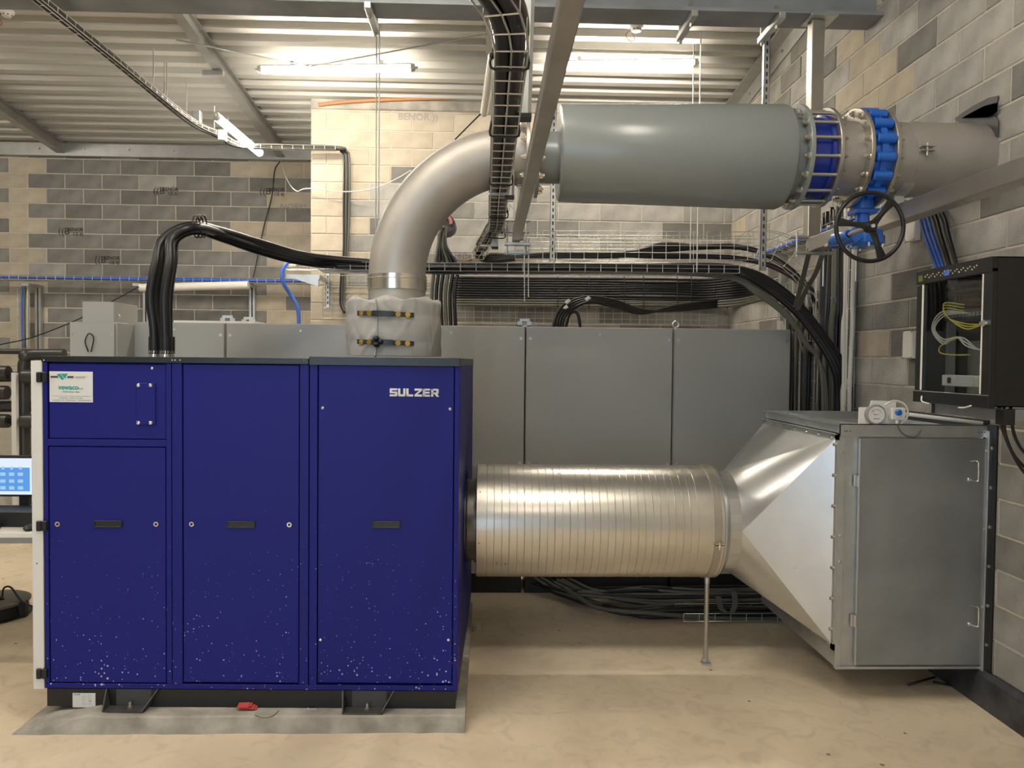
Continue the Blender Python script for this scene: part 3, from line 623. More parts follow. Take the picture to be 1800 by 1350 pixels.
# ------------------------------------------------------------------ insulated outlet, elbow, silencer, valves
DP = 3.86
XE = P(698, 500, DP).x; ZP = 2.672; ZL = 2.655
def blanket():
    zb_, zt_ = 1.668, P(690, 533, DP).z; r0 = 0.233; n = 160; m = 34
    t = thing('insulation_blanket', 'grey fabric insulation jacket wrapped round the outlet on top of the blower', 'insulation', (XE-0.015, DP, zb_))
    bm = NB(); rnd = random.Random(5); h = zt_-zb_; rings = []
    folds = [(rnd.uniform(0, 2*PI), rnd.uniform(0, 1), rnd.uniform(-1, 1), rnd.uniform(0.003, 0.008), rnd.uniform(0.05, 0.16)) for _ in range(80)]
    for j in range(m+1):
        v = j/m; ring = []
        for i in range(n):
            a = 2*PI*i/n; r = r0 - 0.004*math.cos(PI*v)**2
            for fa, fv, sl, am, wd in folds:
                da = (a-fa-sl*(v-fv)*0.9+PI) % (2*PI)-PI; e = (da/wd)**2*6+((v-fv)/0.28)**2*2
                if e < 8: r += am*math.exp(-e)*(1 if sl > 0 else -0.7)
            for vs in (0.26, 0.75): r -= 0.003*math.exp(-((v-vs)/0.08)**2)
            zz = v*h + (0.018*math.sin(5*a+1)+0.012*math.sin(11*a))*max(0, v-0.8)*4*0.6
            ring.append(bm.verts.new((r*math.cos(a), r*math.sin(a), zz)))
        rings.append(ring)
    ring = []
    for q, (rr, dz) in enumerate(((0.215, 0.012), (0.18, 0.006), (0.135, -0.01))):
        ring = [bm.verts.new((rr*math.cos(2*PI*i/n), rr*math.sin(2*PI*i/n), h+dz+0.012*math.sin(7*2*PI*i/n+q)*(q < 2))) for i in range(n)]; rings.append(ring)
    for a_, b_ in zip(rings, rings[1:]):
        for i in range(n): bm.faces.new((a_[i], a_[(i+1)%n], b_[(i+1)%n], b_[i]))
    obj('fabric_jacket', bm, 'blanket', t, 'all')
    bm = NB(); aa = -PI/2-0.24                          # lap seam
    pts = [((r0+0.006)*math.cos(aa+0.03*math.sin(3*v)), (r0+0.006)*math.sin(aa), v*h) for v in [k/8 for k in range(9)]]
    tube(bm, pts, 0.0045, 6, 3); obj('seam', bm, 'blanket', t, True)
    for v in (0.76, 0.25):
        z = v*h; bm = NB(); A0, A1 = -PI/2-0.66, -PI/2+0.52; S_ = []
        def arc(a0, a1, hh, thick, rr, mname, nm, lab=None):
            b = NB(); k = 10; pr = None
            for i in range(k+1):
                a = a0+(a1-a0)*i/k; q = [b.verts.new(((rr+o)*math.cos(a), (rr+o)*math.sin(a), z+s*hh/2-(a-A0)*0.006)) for o, s in ((0, -1), (thick, -1), (thick, 1), (0, 1))]
                if pr:
                    for l in range(4): b.faces.new((pr[l], pr[(l+1)%4], q[(l+1)%4], q[l]))
                else: b.faces.new(q)
                pr = q
            b.faces.new(pr[::-1]); bmesh.ops.recalc_face_normals(b, faces=b.faces); return obj(nm, b, mname, t)
        arc(A0, A1, 0.022, 0.004, r0+0.004, 'strap', 'strap')
        arc(-PI/2-0.29, -PI/2+0.12, 0.027, 0.009, r0+0.006, 'rubber', 'buckle')
        if v < 0.5:
            b = NB(); 
            for dx, dz in ((-0.052, 0.014), (-0.05, -0.014), (-0.03, 0)): bmesh.ops.create_uvsphere(b, u_segments=8, v_segments=6, radius=0.014, matrix=Matrix.Translation((dx, -r0-0.012, z+dz)))
            obj('strap_knot', b, 'rubber', t, True)
        for aa in (-0.54, -0.36, 0.20, 0.385):
            a = -PI/2+aa; b = NB(); rr = r0+0.008; p = Vector((rr*math.cos(a), rr*math.sin(a), z-(a-A0)*0.006)); nrm = Vector((math.cos(a), math.sin(a), 0))
            cyl(b, p, p+nrm*0.004, 0.0125, 16); cyl(b, p+nrm*0.004, p+nrm*0.006, 0.004, 8); obj('brass_stud', b, 'brass', t, True)
blanket()
RP = 0.139
elb = thing('elbow_pipe', 'dull stainless steel elbow pipe rising from the blower and bending right', 'pipe', (XE, DP, 1.95))
RB = 0.60; z0 = ZL-RB
pts = [(XE, DP, 1.90), (XE, DP, z0)]
pts = [Vector(p) for p in pts] + [Vector((XE+RB-RB*math.cos(a), DP, z0+RB*math.sin(a))) for a in [PI/2*i/22 for i in range(1, 23)]] + [Vector((0.17, DP, ZL))]
bm = NB(); tube(bm, [p-elb.location for p in pts], RP, 48, 1); obj('pipe', bm, 'stainless_dull', elb, True)
zz = P(698, 498, DP).z-1.95
bm = NB(); lathe(bm, [(zz-0.038, RP+0.003), (zz-0.036, RP+0.006), (zz+0.036, RP+0.006), (zz+0.038, RP+0.003)], 'z', (0, 0, 0), 48); obj('coupling_band', bm, 'band_shiny', elb, True)
bm = NB(); lathe(bm, [(zz+0.012, RP+0.006), (zz+0.014, RP+0.009), (zz+0.018, RP+0.009), (zz+0.02, RP+0.006)], 'z', (0, 0, 0), 48); obj('clamp_ring', bm, 'band_shiny', elb, True)
def flange(par, x, r, th, m='stainless', hole=0.12, c=(0, 0, 0), nb=16, br=None, bolts=(-1,), phase=0.5, stub=0.018, n=48, nr=0.0135):
    bm = NB(); lathe(bm, [(x, hole), (x, r-0.002), (x+0.002, r), (x+th-0.002, r), (x+th, r-0.002), (x+th, hole)], 'x', c, n, close=True); o = obj('flange', bm, m, par, True)
    br = br or r-0.03
    for s in bolts:
        for k in range(nb):
            a = 2*PI*(k+phase)/nb; xx = x if s < 0 else x+th; p = Vector(c)+Vector((xx, br*math.cos(a), br*math.sin(a)))
            b = NB(); cyl(b, p, p+Vector((s*0.004, 0, 0)), nr*1.35, 12); cyl(b, p+Vector((s*0.004, 0, 0)), p+Vector((s*0.017, 0, 0)), nr, 6); cyl(b, p+Vector((s*0.017, 0, 0)), p+Vector((s*0.026, 0, 0)), nr*0.55, 8)
            obj('bolt', b, 'bolt', o)
    return o
flange(elb, 0.17-XE, 0.195, 0.018, hole=0.11, c=(0, 0, ZL-1.95), nb=12, phase=0.5)
# silencer
XS0, XS1 = 0.335, 1.445; yawS = -0.03
sil = thing('exhaust_silencer', 'long grey painted cylindrical silencer hanging high between elbow and blue valves', 'silencer', (XS0, DP, ZP))
r0, r1 = 0.232, 0.252; Ls = XS1-XS0
bm = NB(); lathe(bm, [(0.0, 0.14), (0.001, r0-0.012), (0.004, r0-0.004), (0.012, r0), (Ls-0.02, r1), (Ls-0.006, r1-0.006), (Ls, r1-0.02), (Ls+0.002, 0.18)], 'x', (0, 0, 0), 72); obj('shell', bm, 'silencer_paint', sil, True)
bm = NB(); lathe(bm, [(-0.10, 0.125), (0.003, 0.125)], 'x', (0, 0, -0.02), 48); obj('neck', bm, 'silencer_paint', sil, True)
flange(sil, -0.118, 0.195, 0.018, m='silencer_paint', hole=0.1, c=(0, 0, -0.02), nb=12, bolts=(1,), phase=0.5)
bm = NB(); lathe(bm, [(Ls-0.01, 0.21), (Ls+0.075, 0.19)], 'x', (0, 0, 0), 48); obj('neck', bm, 'silencer_paint', sil, True)
XF1 = 1.515; flange(sil, XF1-XS0-0.018, 0.252, 0.020, m='silencer_paint', hole=0.15, nb=16, br=0.222, bolts=(-1,))
# check valve between the first two flanges
XF2 = 1.655
cv = thing('check_valve', 'dark blue ring-shaped check valve held by long threaded rods', 'valve', (XF1+0.01, DP, ZP))
LW = XF2-XF1-0.018
bm = NB(); lathe(bm, [(0, 0.17), (0, 0.198), (0.012, 0.200), (0.014, 0.192), (LW-0.035, 0.192), (LW-0.030, 0.206), (LW-0.012, 0.206), (LW-0.010, 0.196), (LW-0.001, 0.196), (LW-0.001, 0.17)], 'x', (0, 0, 0), 64); obj('valve_body', bm, 'check_blue', cv, True)
for k in range(16):
    a = 2*PI*(k+0.5)/16; bm = NB(); cyl(bm, (0.0, 0.222*math.cos(a), 0.222*math.sin(a)), (LW, 0.222*math.cos(a), 0.222*math.sin(a)), 0.0085, 10); obj('threaded_rod', bm, 'bolt', cv, True)
spool = thing('pipe_spool', 'short stainless pipe piece with a flange at each end between the two blue valves', 'pipe', (XF2, DP, ZP))
XF3 = 1.80
flange(spool, -0.014, 0.240, 0.018, hole=0.15, nb=16, br=0.215, bolts=(1,), nr=0.011)
bm = NB(); lathe(bm, [(0.0, 0.180), (XF3-XF2, 0.180)], 'x', (0, 0, 0), 48); obj('pipe', bm, 'stainless_dull', spool, True)
flange(spool, XF3-XF2-0.014, 0.240, 0.018, hole=0.15, nb=16, br=0.213, bolts=(-1,), nr=0.0135)
XF4 = 1.925
bv = thing('butterfly_valve', 'bright blue lugged butterfly valve with gearbox and black handwheel', 'valve', (XF3+0.012, DP, ZP))
LB = XF4-XF3-0.026
bm = NB(); lathe(bm, [(0.0, 0.17), (0.0, 0.198), (0.02, 0.203), (LB-0.02, 0.203), (LB, 0.198), (LB, 0.17)], 'x', (0, 0, 0), 64); obj('valve_body', bm, 'valve_blue', bv, True)
for k in range(16):
    a = 2*PI*(k+0.5)/16; 
    if abs(a-1.5*PI) < 0.25: continue
    bm = NB(); lathe(bm, [(0.004, 0.0), (0.004, 0.020), (0.009, 0.024), (LB-0.009, 0.024), (LB-0.004, 0.020), (LB-0.004, 0)], 'x', (0, 0.220*math.cos(a), 0.220*math.sin(a)), 20); obj('lug', bm, 'valve_blue', bv, True)
for k in range(16):
    a = 2*PI*k/16; bm = NB(); obox(bm, (LB/2, 0.207*math.cos(a), 0.207*math.sin(a)), (1,0,0), (0, -math.sin(a), math.cos(a)), (0, math.cos(a), math.sin(a)), 0.03, 0.09, 0.02); obj('rib', bm, 'valve_blue', bv)
bm = NB(); lathe(bm, [(-0.36, 0.0), (-0.36, 0.045), (-0.34, 0.045), (-0.335, 0.034), (-0.26, 0.034), (-0.25, 0.055), (-0.19, 0.055), (-0.19, 0.0)], 'z', (LB/2, 0, 0), 28); nk = obj('neck', bm, 'valve_blue', bv, True)
bm = NB(); box(bm, LB/2-0.055, LB/2+0.055, -0.05, 0.05, -0.275, -0.25, 0.004); obj('mounting_flange', bm, 'valve_blue', bv)
gz = P(1520, 417, 3.8).z-ZP; gx = LB/2
bm = NB(); lathe(bm, [(gz-0.045, 0), (gz-0.045, 0.075), (gz-0.03, 0.092), (gz+0.005, 0.092), (gz+0.008, 0.084), (gz+0.035, 0.080), (gz+0.045, 0.06), (gz+0.045, 0)], 'z', (gx, -0.03, 0), 36); gb = obj('gearbox', bm, 'valve_blue', bv, True)
bm = NB(); lathe(bm, [(-0.17, 0.0), (-0.17, 0.032), (-0.15, 0.036), (0.06, 0.036), (0.07, 0.03), (0.07, 0)], 'y', (gx-0.11, 0.0, gz-0.005), 24); obj('worm_housing', bm, 'valve_blue', bv, True)
bm = NB(); box(bm, gx-0.13, gx+0.0, -0.08, 0.03, gz-0.04, gz+0.025, 0.012); obj('gearbox_arm', bm, 'valve_blue', bv, True)
bm = NB(); 
for a in range(6): cyl(bm, (gx+0.084*math.cos(a*PI/3+0.3), -0.03+0.084*math.sin(a*PI/3+0.3), gz-0.05), (gx+0.084*math.cos(a*PI/3+0.3), -0.03+0.084*math.sin(a*PI/3+0.3), gz-0.03), 0.007, 6)
obj('bolt', bm, 'bolt', bv)
YH = 3.42; wc = P(1529, 399, YH)-Vector((XF3+0.012, DP, ZP))
bm = NB(); cyl(bm, (wc.x, wc.y-0.0, wc.z), (wc.x, -0.10, wc.z), 0.011, 12); cyl(bm, (wc.x, -0.24, wc.z), (wc.x, -0.1, wc.z), 0.015, 12); obj('shaft', bm, 'bolt', bv, True)
bm = NB(); lathe(bm, [(-0.24, 0.0), (-0.24, 0.022), (-0.10, 0.03), (-0.10, 0)], 'y', (wc.x, 0, wc.z), 20); obj('shaft_sleeve', bm, 'valve_blue', bv, True)
RW = 0.151
hw = NB(); 
rim = [Vector((wc.x+RW*math.cos(2*PI*i/56), wc.y, wc.z+RW*math.sin(2*PI*i/56))) for i in range(57)]
tube(hw, rim, 0.0095, 10, 1, False); hwo = obj('handwheel', hw, 'black_paint', bv, True); hwo['label'] = 'black three-spoke handwheel'
for ang in (50, 172, 293):
    a = math.radians(ang); bm = NB(); d = Vector((math.cos(a), 0, math.sin(a))); s = Vector((-math.sin(a), 0, math.cos(a)))
    n = 6; pr = None
    for i in range(n+1):
        t = i/n; c = wc+d*(0.016+t*(RW-0.018))+Vector((0, -0.012*(1-t)*1.0, 0)); wdt = 0.034-0.014*math.sin(PI*min(1, t*1.1))+0.004*t
        q = [bm.verts.new(c+s*o*wdt/2+Vector((0, k, 0))) for o, k in ((-1, 0.006), (-1, -0.004), (0, -0.009), (1, -0.004), (1, 0.006))]
        if pr:
            for l in range(5): bm.faces.new((pr[l], pr[(l+1)%5], q[(l+1)%5], q[l]))
        else: bm.faces.new(q)
        pr = q
    bm.faces.new(pr[::-1]); bmesh.ops.recalc_face_normals(bm, faces=bm.faces); obj('spoke', bm, 'black_paint', hwo, True)
bm = NB(); lathe(bm, [(wc.y-0.026, 0.0), (wc.y-0.026, 0.020), (wc.y-0.018, 0.026), (wc.y+0.012, 0.026), (wc.y+0.012, 0)], 'y', (wc.x, 0, wc.z), 24); obj('hub', bm, 'black_paint', hwo, True)
bm = NB(); lathe(bm, [(wc.y-0.034, 0.0), (wc.y-0.034, 0.008), (wc.y-0.026, 0.011)], 'y', (wc.x, 0, wc.z), 16); obj('hub_nut', bm, 'chrome', hwo, True)
# outgoing pipe into the wall
op = thing('outlet_pipe', 'stainless pipe passing through the right block wall behind the blue valve', 'pipe', (XF4, DP, ZP))
flange(op, -0.014, 0.236, 0.018, hole=0.15, nb=16, br=0.213, bolts=(1,), nr=0.011)
bm = NB(); lathe(bm, [(0.0, 0.180), (XW+0.2-XF4, 0.180)], 'x', (0, 0, 0), 64); obj('pipe', bm, 'stainless_dull', op, True)
xb = P(1626, 266, DP-0.18).x-XF4
bm = NB(); lathe(bm, [(xb-0.028, 0.181), (xb-0.028, 0.1845), (xb+0.028, 0.1845), (xb+0.028, 0.181)], 'x', (0, 0, 0), 64); cb = obj('pipe_band', bm, 'stainless_dull', op, True)
bm = NB()
for dz in (-0.008, 0.012): box(bm, xb-0.032, xb+0.032, -0.215, -0.18, dz, dz+0.004)
cyl(bm, (xb, -0.198, -0.03), (xb, -0.198, 0.03), 0.006, 8); obj('band_lug', bm, 'bolt', cb)
bm = NB(); q = [(1679, 209), (1690, 200), (1712, 186), (1738, 172), (1756, 168), (1752, 188), (1748, 200), (1756, 212), (1756, 240), (1700, 225)]
v = [bm.verts.new(PX(a, b, XW-0.006)) for a, b in q]; f = bm.faces.new(v); bmesh.ops.recalc_face_normals(bm, faces=bm.faces)
bmesh.ops.solidify(bm, geom=[f], thickness=0.004); obj('wall_hole', bm, 'cabinet_dark', wr)
bm = NB(); q = [(1690, 208), (1700, 202), (1730, 186), (1754, 180), (1753, 196), (1738, 206)]
v = [bm.verts.new(PX(a, b, XW-0.022)) for a, b in q]; f = bm.faces.new(v); bmesh.ops.solidify(bm, geom=[f], thickness=0.004); obj('foil_sheet', bm, 'foam_white', wr)

# ------------------------------------------------------------------ stainless support frames
def sq_tube_y(name, x, zt, s, y0, y1, label, m='stainless', wd=None):
    wd = wd or s; t = thing(name, label, 'support frame', (x, y1, zt)); bm = NB(); box(bm, -wd/2, wd/2, y0-y1, 0, -s, 0, 0.004); obj('square_tube', bm, m, t); return t
zL = 2.37
fl = sq_tube_y('pipe_support', 0.163, zL+0.05, 0.05, 0.9, 4.75, 'long stainless square tube slanting down from the top centre, hung on a post')
bm = NB(); box(bm, -0.015, 0.05, 0.08, 0.14, -0.02, BZ-(zL+0.05)-0.02, 0.003); obj('post', bm, 'stainless', fl)
bm = NB()
for dz, dy in ((0.075, 0.0), (0.02, 0.075), (-0.075, -0.03), (-0.115, 0.05)): box(bm, -0.07, 0.085, dy-0.02, dy+0.02, dz, dz+0.018, 0.002)
obj('clamp_rail', bm, 'galv', fl)
bm = NB()
for x in (-0.055, 0.06): cyl(bm, (x, 0.0, -0.125), (x, 0.0, 0.10), 0.005, 8)
obj('threaded_rod', bm, 'wire', fl)
fr = sq_tube_y('pipe_support', 2.03, 2.435, 0.085, 2.2, 4.86, 'stainless square tube under the valves beside the right wall, hung on a post')
bm = NB(); box(bm, -0.03, 0.05, -0.0, 0.08, 0.012, BZ-2.435-0.012, 0.004); obj('post', bm, 'stainless', fr)
bm = NB(); box(bm, -0.06, 0.11, -0.06, 0.12, BZ-2.435-0.012, BZ-2.435, 0.002); obj('head_plate', bm, 'galv', fr)
bm = NB(); box(bm, -0.13, 0.11, -0.07, -0.03, -0.105, -0.087, 0.002); box(bm, -0.08, 0.16, -0.40, -0.36, -0.105, -0.087, 0.002); box(bm, -0.15, 0.09, -0.03, 0.01, 0.0, 0.015, 0.002); box(bm, -0.08, 0.16, -0.42, -0.38, 0.0, 0.015, 0.002)
obj('clamp_rail', bm, 'galv', fr)
bm = NB()
for x, y, zb_ in ((-0.12, -0.05, -0.12), (0.10, -0.38, -0.30), (0.05, -0.05, -0.3)): cyl(bm, (x, y, zb_), (x, y, 0.03), 0.005, 8)
obj('threaded_rod', bm, 'wire', fr)
# saddles under the pipe
for x, r, z, zz_ in ((0.163, RP, ZL, zL+0.05), (2.03, 0.18, ZP, 2.435)):
    bm = NB(); pr = None
    for i in range(13):
        a = -PI/2-0.7+1.4*i/12; q = [bm.verts.new((x+s*0.03, DP+(r+o)*math.cos(a), z+(r+o)*math.sin(a))) for s, o in ((-1, 0.001), (1, 0.001), (1, 0.007), (-1, 0.007))]
        if pr:
            for l in range(4): bm.faces.new((pr[l], pr[(l+1)%4], q[(l+1)%4], q[l]))
        else: bm.faces.new(q)
        pr = q
    bm.faces.new(pr[::-1]); box(bm, x-0.025, x+0.025, DP-0.03, DP+0.03, zz_, z-r-0.004); bmesh.ops.recalc_face_normals(bm, faces=bm.faces)
    tag(obj('pipe_saddle', bm, 'galv'), 'steel saddle carrying the %s' % ('elbow pipe end on the left square tube' if x < 1 else 'outlet pipe on the right square tube'), 'bracket', 'pipe saddles')

# big basket of fat cables coming overhead and running back
zB = CAMZ+0.79
bp = [Vector((-0.52, 1.05, zB+0.02)), Vector((-0.22, 1.33, zB)), Vector((-0.03, 1.66, zB)), Vector((0.045, 1.92, zB)), Vector((0.052, 2.3, zB)), Vector((0.05, 3.2, zB)), Vector((0.045, 4.0, zB)), Vector((0.043, 4.7, zB)), P(866, 411, 5.15), P(858, 425, 5.5), P(848, 442, 5.8), P(840, 456, 6.0)]
wire_tray('cable_tray', bp, [(0, 0, 1)], 0.085, 0.05, 0.105, 'wire basket of fat black cables running back overhead from the top centre', nl=3, nh=1, r=0.0028)
for i, (dx, dz, rr) in enumerate(((-0.024, 0.026, 0.022), (0.018, 0.024, 0.020), (-0.002, 0.058, 0.02), (0.036, 0.045, 0.011), (-0.04, 0.05, 0.010))):
    pp = [p+Vector((dx, 0, dz)) for p in bp[:-1]] + [P(838+i*2, 440, 6.1), P(842+i*3, 452, 6.08), P(870, 458-i*3, 6.1), P(960, 448+i*2, 6.1), P(1080, 446+i*2, 6.1), P(1160, 440-i*3+(i % 2)*14, 6.1), P(1240, 434+(i % 2)*17, 6.1), P(1310, 436+(i % 2)*20, 6.05), P(1370, 460+(i % 2)*14, 5.95), P(1425, 510+i*3, 5.85), P(1455, 570, 5.8), P(1465+i*3, 660, 5.75), P(1468+i*3, 760, 5.75)]
    cabl('power_cable', pp, rr, 'cable_black' if i < 3 else 'cable_grey', 'fat black power cable in the overhead basket, going over into the rear tray', group='fat cables in the overhead basket', k=5)
bm = NB()
for y in (2.12, 2.75, 3.5, 4.3, 5.0):
    for dx in (-0.045, 0.045): bmesh.ops.create_icosphere(bm, subdivisions=1, radius=0.011, matrix=Matrix.Translation((0.05+dx*random.choice((0.7, 1)), y, zB+0.03)))
    tube(bm, [(0.005, y, zB+0.05), (0.0, y, zB-0.003), (0.05, y, zB-0.008), (0.1, y, zB-0.003), (0.095, y, zB+0.05)], 0.004, 5, 3)
tag(obj('cable_tie', bm, 'rubber'), 'black cable ties round the overhead basket', 'cable ties')['kind'] = 'stuff'
for i, (pxm, yb, dd, w_) in enumerate(((920, 206, 2.55, 0.052), (896, 348, 3.72, 0.042), (870, 437, 5.35, 0.044))):
    p = P(pxm, yb, dd); top = zc(dd)-0.01; t = thing('hanging_post', ('nearest galvanised hanging post with black end cap, right of the basket', 'middle galvanised hanging post partly hidden by the basket', 'farthest short galvanised hanging post behind the basket')[i], 'post', (p.x, dd, p.z), 0, 'hanging posts'); 
    bm = NB(); h = top-p.z; lean = 0.03 if i == 0 else 0
    v = []
    for z, dx in ((0.012, 0), (h, lean*1.5)):
        v.append([bm.verts.new((x+dx, y, z)) for x, y in ((-w_/2, 0), (w_/2-0.012, 0), (w_/2, 0.012), (w_/2, w_), (w_/2-0.004, w_), (w_/2-0.004, 0.014), (w_/2-0.014, 0.004), (-w_/2+0.004, 0.004), (-w_/2+0.004, w_), (-w_/2, w_))])
    n = 10
    for k in range(n): bm.faces.new((v[0][k], v[0][(k+1)%n], v[1][(k+1)%n], v[1][k]))
    bm.faces.new(v[0]); bm.faces.new(v[1]); bmesh.ops.recalc_face_normals(bm, faces=bm.faces); obj('channel', bm, 'galv', t)
    bm = NB(); box(bm, -w_/2-0.001, w_/2+0.001, -0.001, w_+0.001, 0, 0.014); obj('end_cap', bm, 'rubber', t)
    for zq in (0.09,):
        bm = NB(); obox(bm, (-0.05, w_/2, 0.02+zq*0), (1, 0, 0), (0, 1, 0), (0, 0, 1), 0.10, 0.03, 0.008); obj('bracket_arm', bm, 'galv', t)

# front tray A
YA = 5.12
pA = [P(560, 474, YA), P(745, 476, YA), P(1000, 477, YA), P(1300, 480, YA)]
wire_tray('cable_tray', [p+Vector((0, 0.1, 0)) for p in pA], [(0, 0, 1)], 0.20, 0.052, 0.10, 'long straight wire tray across the middle behind the elbow pipe', nl=5, nh=2, k=1)
def bundle(base, n, r, spread, m, label, group, jx=0.3, k=6, vary=0.004):
    for i in range(n):
        o = spread(i); rr = r*random.uniform(0.85, 1.1)
        pp = [Vector(p)+Vector(o if not callable(o) else o(j/(len(base)-1)))+Vector((random.uniform(-vary, vary), random.uniform(-vary, vary), random.uniform(-vary, vary))) for j, p in enumerate(base)]
        cabl('power_cable', pp, rr, m, label, group=group, k=k)
# hoses from the blower top over to the tray
tops = [(272, 0.75), (292, 0.70), (280, 0.88), (297, 0.86)]
for i, (px, dy) in enumerate(tops):
    y = YC+dy; s = (-14, 3, -6, 10)[i]
    pp = [P(px, 618, y), P(px-1, 575, y), P(px-3+s*0.3, 520, y), P(px+6+s*0.2, 460, y+0.02), P(300+s, 418+abs(s)*0.3, y+0.08), P(340+s*0.5, 397+i*3, y+0.15), P(390, 407+i*4, 4.62), P(460, 428+i*5, 4.85), P(540, 450+i*4, 5.02), P(645, 461+i*3, YA+0.03+i*0.04)] + [P(x, 469+(i % 2)*5, YA+0.03+i*0.045) for x in (760, 900, 1100, 1250)] + [P(1300, 474+i*2, YA+0.06), P(1345, 490+i*5, YA+0.06), P(1400, 532+i*6, YA+0.05), P(1447-i*3, 590+i*3, YA+0.04), P(1478-i*4, 638+i*4, YA+0.03), P(1490-i*6, 700, YA+0.05), P(1492-i*6, 790, YA+0.05)]
    cabl('power_hose', pp, 0.026 if i < 3 else 0.022, 'cable_black', 'thick black cable hose arching from the blower top across to the tray', group='thick hoses from the blower top', n=12)
    bm = NB(); a, b = P(px, 622, y), P(px, 592, y); cyl(bm, a, b, 0.031, 16); tag(obj('heat_shrink', bm, 'rubber', None, True), 'black sleeve over a hose end where it enters the blower top', 'sleeve', 'sleeves on the hose ends')
bm = NB()
for a in range(3):
    c = P(345+a*5, 398, 4.42); pts_ = [c+Vector((0.004*a, 0.055*math.cos(t), 0.062*math.sin(t))) for t in [2*PI*j/14 for j in range(15)]]; tube(bm, pts_, 0.004, 5, 1)
tag(obj('cable_tie', bm, 'rubber'), 'black cable ties at the crest of the hose arch', 'cable ties')
for i in range(4):
    cabl('grey_cable', [P(760, 474+i*2, YA+0.16), P(1000, 476, YA+0.16+i*0.01), P(1260, 480+i*2, YA+0.12), P(1330, 508+i*3, YA+0.08), P(1385, 552+i*3, YA+0.06), P(1418, 602+i*2, YA+0.05), P(1438, 630, YA+0.05), P(1446+i*2, 680, YA+0.05), P(1447+i*2, 780, YA+0.05)], 0.011, 'cable_grey', 'grey cable along the underside of the thick black bundle at right', group='grey cables under the black bundle')
# sling strap holding the bundle
for pts_, lab in (((P(1424, 437, 4.82), P(1416, 470, 4.9), P(1406, 510, 5.0), P(1398, 540, 5.06)), 'left band of the dark webbing sling round the cable bundle'), ((P(1445, 449, 4.7), P(1434, 480, 4.8), P(1416, 512, 4.95), P(1402, 545, 5.05)), 'right band of the dark webbing sling round the cable bundle')):
    bm = NB(); pr = None; sp = smooth_pts(pts_, 4)
    for p in sp:
        q = [bm.verts.new(p+Vector((s*0.016, d, 0))) for s, d in ((-1, 0), (1, 0), (1, 0.003), (-1, 0.003))]
        if pr:
            for l in range(4): bm.faces.new((pr[l], pr[(l+1)%4], q[(l+1)%4], q[l]))
        else: bm.faces.new(q)
        pr = q
    bm.faces.new(pr[::-1]); tag(obj('sling_strap', bm, 'cable_grey'), lab, 'strap')
# hanger rods and brackets of tray A
for j, (xa, xb_, ya, yb_) in enumerate(((651, 660, 42, 476), (657, 665, 42, 476), (1207, 1213, 18, 478), (1219, 1225, 0, 478), (922, 922, 420, 530), (929, 929, 420, 522))):
    if j < 4:
        b_ = P(xb_, yb_, YA+(0.0 if j % 2 else 0.2)); a_ = Vector((b_.x, b_.y, BZ+0.0))
    else: a_, b_ = P(xa, ya, YA), P(xb_, yb_, YA)
    bm = NB(); cyl(bm, a_, b_, 0.0045, 6); tag(obj('threaded_rod', bm, 'wire'), ('thin threaded rod hanging from the big beam left of the elbow pipe', 'thin threaded rod hanging from the big beam above the grey silencer', 'short threaded rod end below the left square tube clamp')[j//2], 'rod', ('rods left of the elbow', 'rods above the silencer', 'rods below the clamp')[j//2])
for (px, py), lab in (((656, 30), 'slotted galvanised beam clamp at the top centre-left, over two thin rods'), ((1205, 22), 'slotted galvanised beam clamp above the grey silencer'), ((1352, 25), 'slotted galvanised arm clamped to the beam near the right wall')):
    p = P(px, py, 5.02); bm = NB(); t = thing('beam_clamp', lab, 'clamp', (p.x, p.y, BZ-0.045))
    box(bm, -0.02, 0.02, -0.24, 0.16, 0, 0.040, 0.003); obj('slotted_rail', bm, 'galv', t)
    bm = NB(); 
    for y in (-0.14, 0.12): box(bm, -0.012, 0.012, y-0.01, y+0.01, 0.03, 0.12); cyl(bm, (0, y, -0.025), (0, y, 0.05), 0.01, 6)
    obj('clamp_bolt', bm, 'bolt', t)
# slotted posts
def slotted_post(px, pyb, Y, ztop, label, w_=0.041):
    p = P(px, pyb, Y); t = thing('slotted_post', label, 'post', (p.x, Y, p.z)); h = ztop-p.z
    bm = NB(); box(bm, -w_/2, w_/2, 0.0, 0.003, 0, h); box(bm, -w_/2, -w_/2+0.003, 0, 0.03, 0, h); box(bm, w_/2-0.003, w_/2, 0, 0.03, 0, h); obj('channel', bm, 'galv', t)
    bm = NB(); z = 0.03
    while z < h-0.03: box(bm, -0.006, 0.006, -0.0008, 0.001, z, z+0.028); z += 0.05
    obj('slots', bm, 'cabinet_dark', t)
slotted_post(1341, 476, 5.15, BZ+0.05, 'slotted galvanised post hanging from the beam near the right wall')
slotted_post(971, 460, 6.0, zc(6.0)-0.01, 'slotted galvanised post behind the left end of the grey silencer')

# rear tray C with tall side mesh, bending down at its right end
YCc = 5.98
wire_tray('cable_tray', [P(905, 458, YCc+0.1), P(1120, 459, YCc+0.1), P(1330, 460, YCc+0.1)], [(0, 0, 1)], 0.2, 0.215, 0.10, 'deep wire tray with tall mesh sides in front of the pier wall', nl=4, nh=4, k=1)
wire_tray('cable_tray', [P(1335, 430, 5.95), P(1375, 440, 5.9), P(1420, 480, 5.85), P(1442, 540, 5.8), P(1446, 600, 5.8)], [(0, -1, 0.0)], 0.22, 0.05, 0.12, 'curved bend of wire tray turning down beside the right wall', nl=5, nh=1)
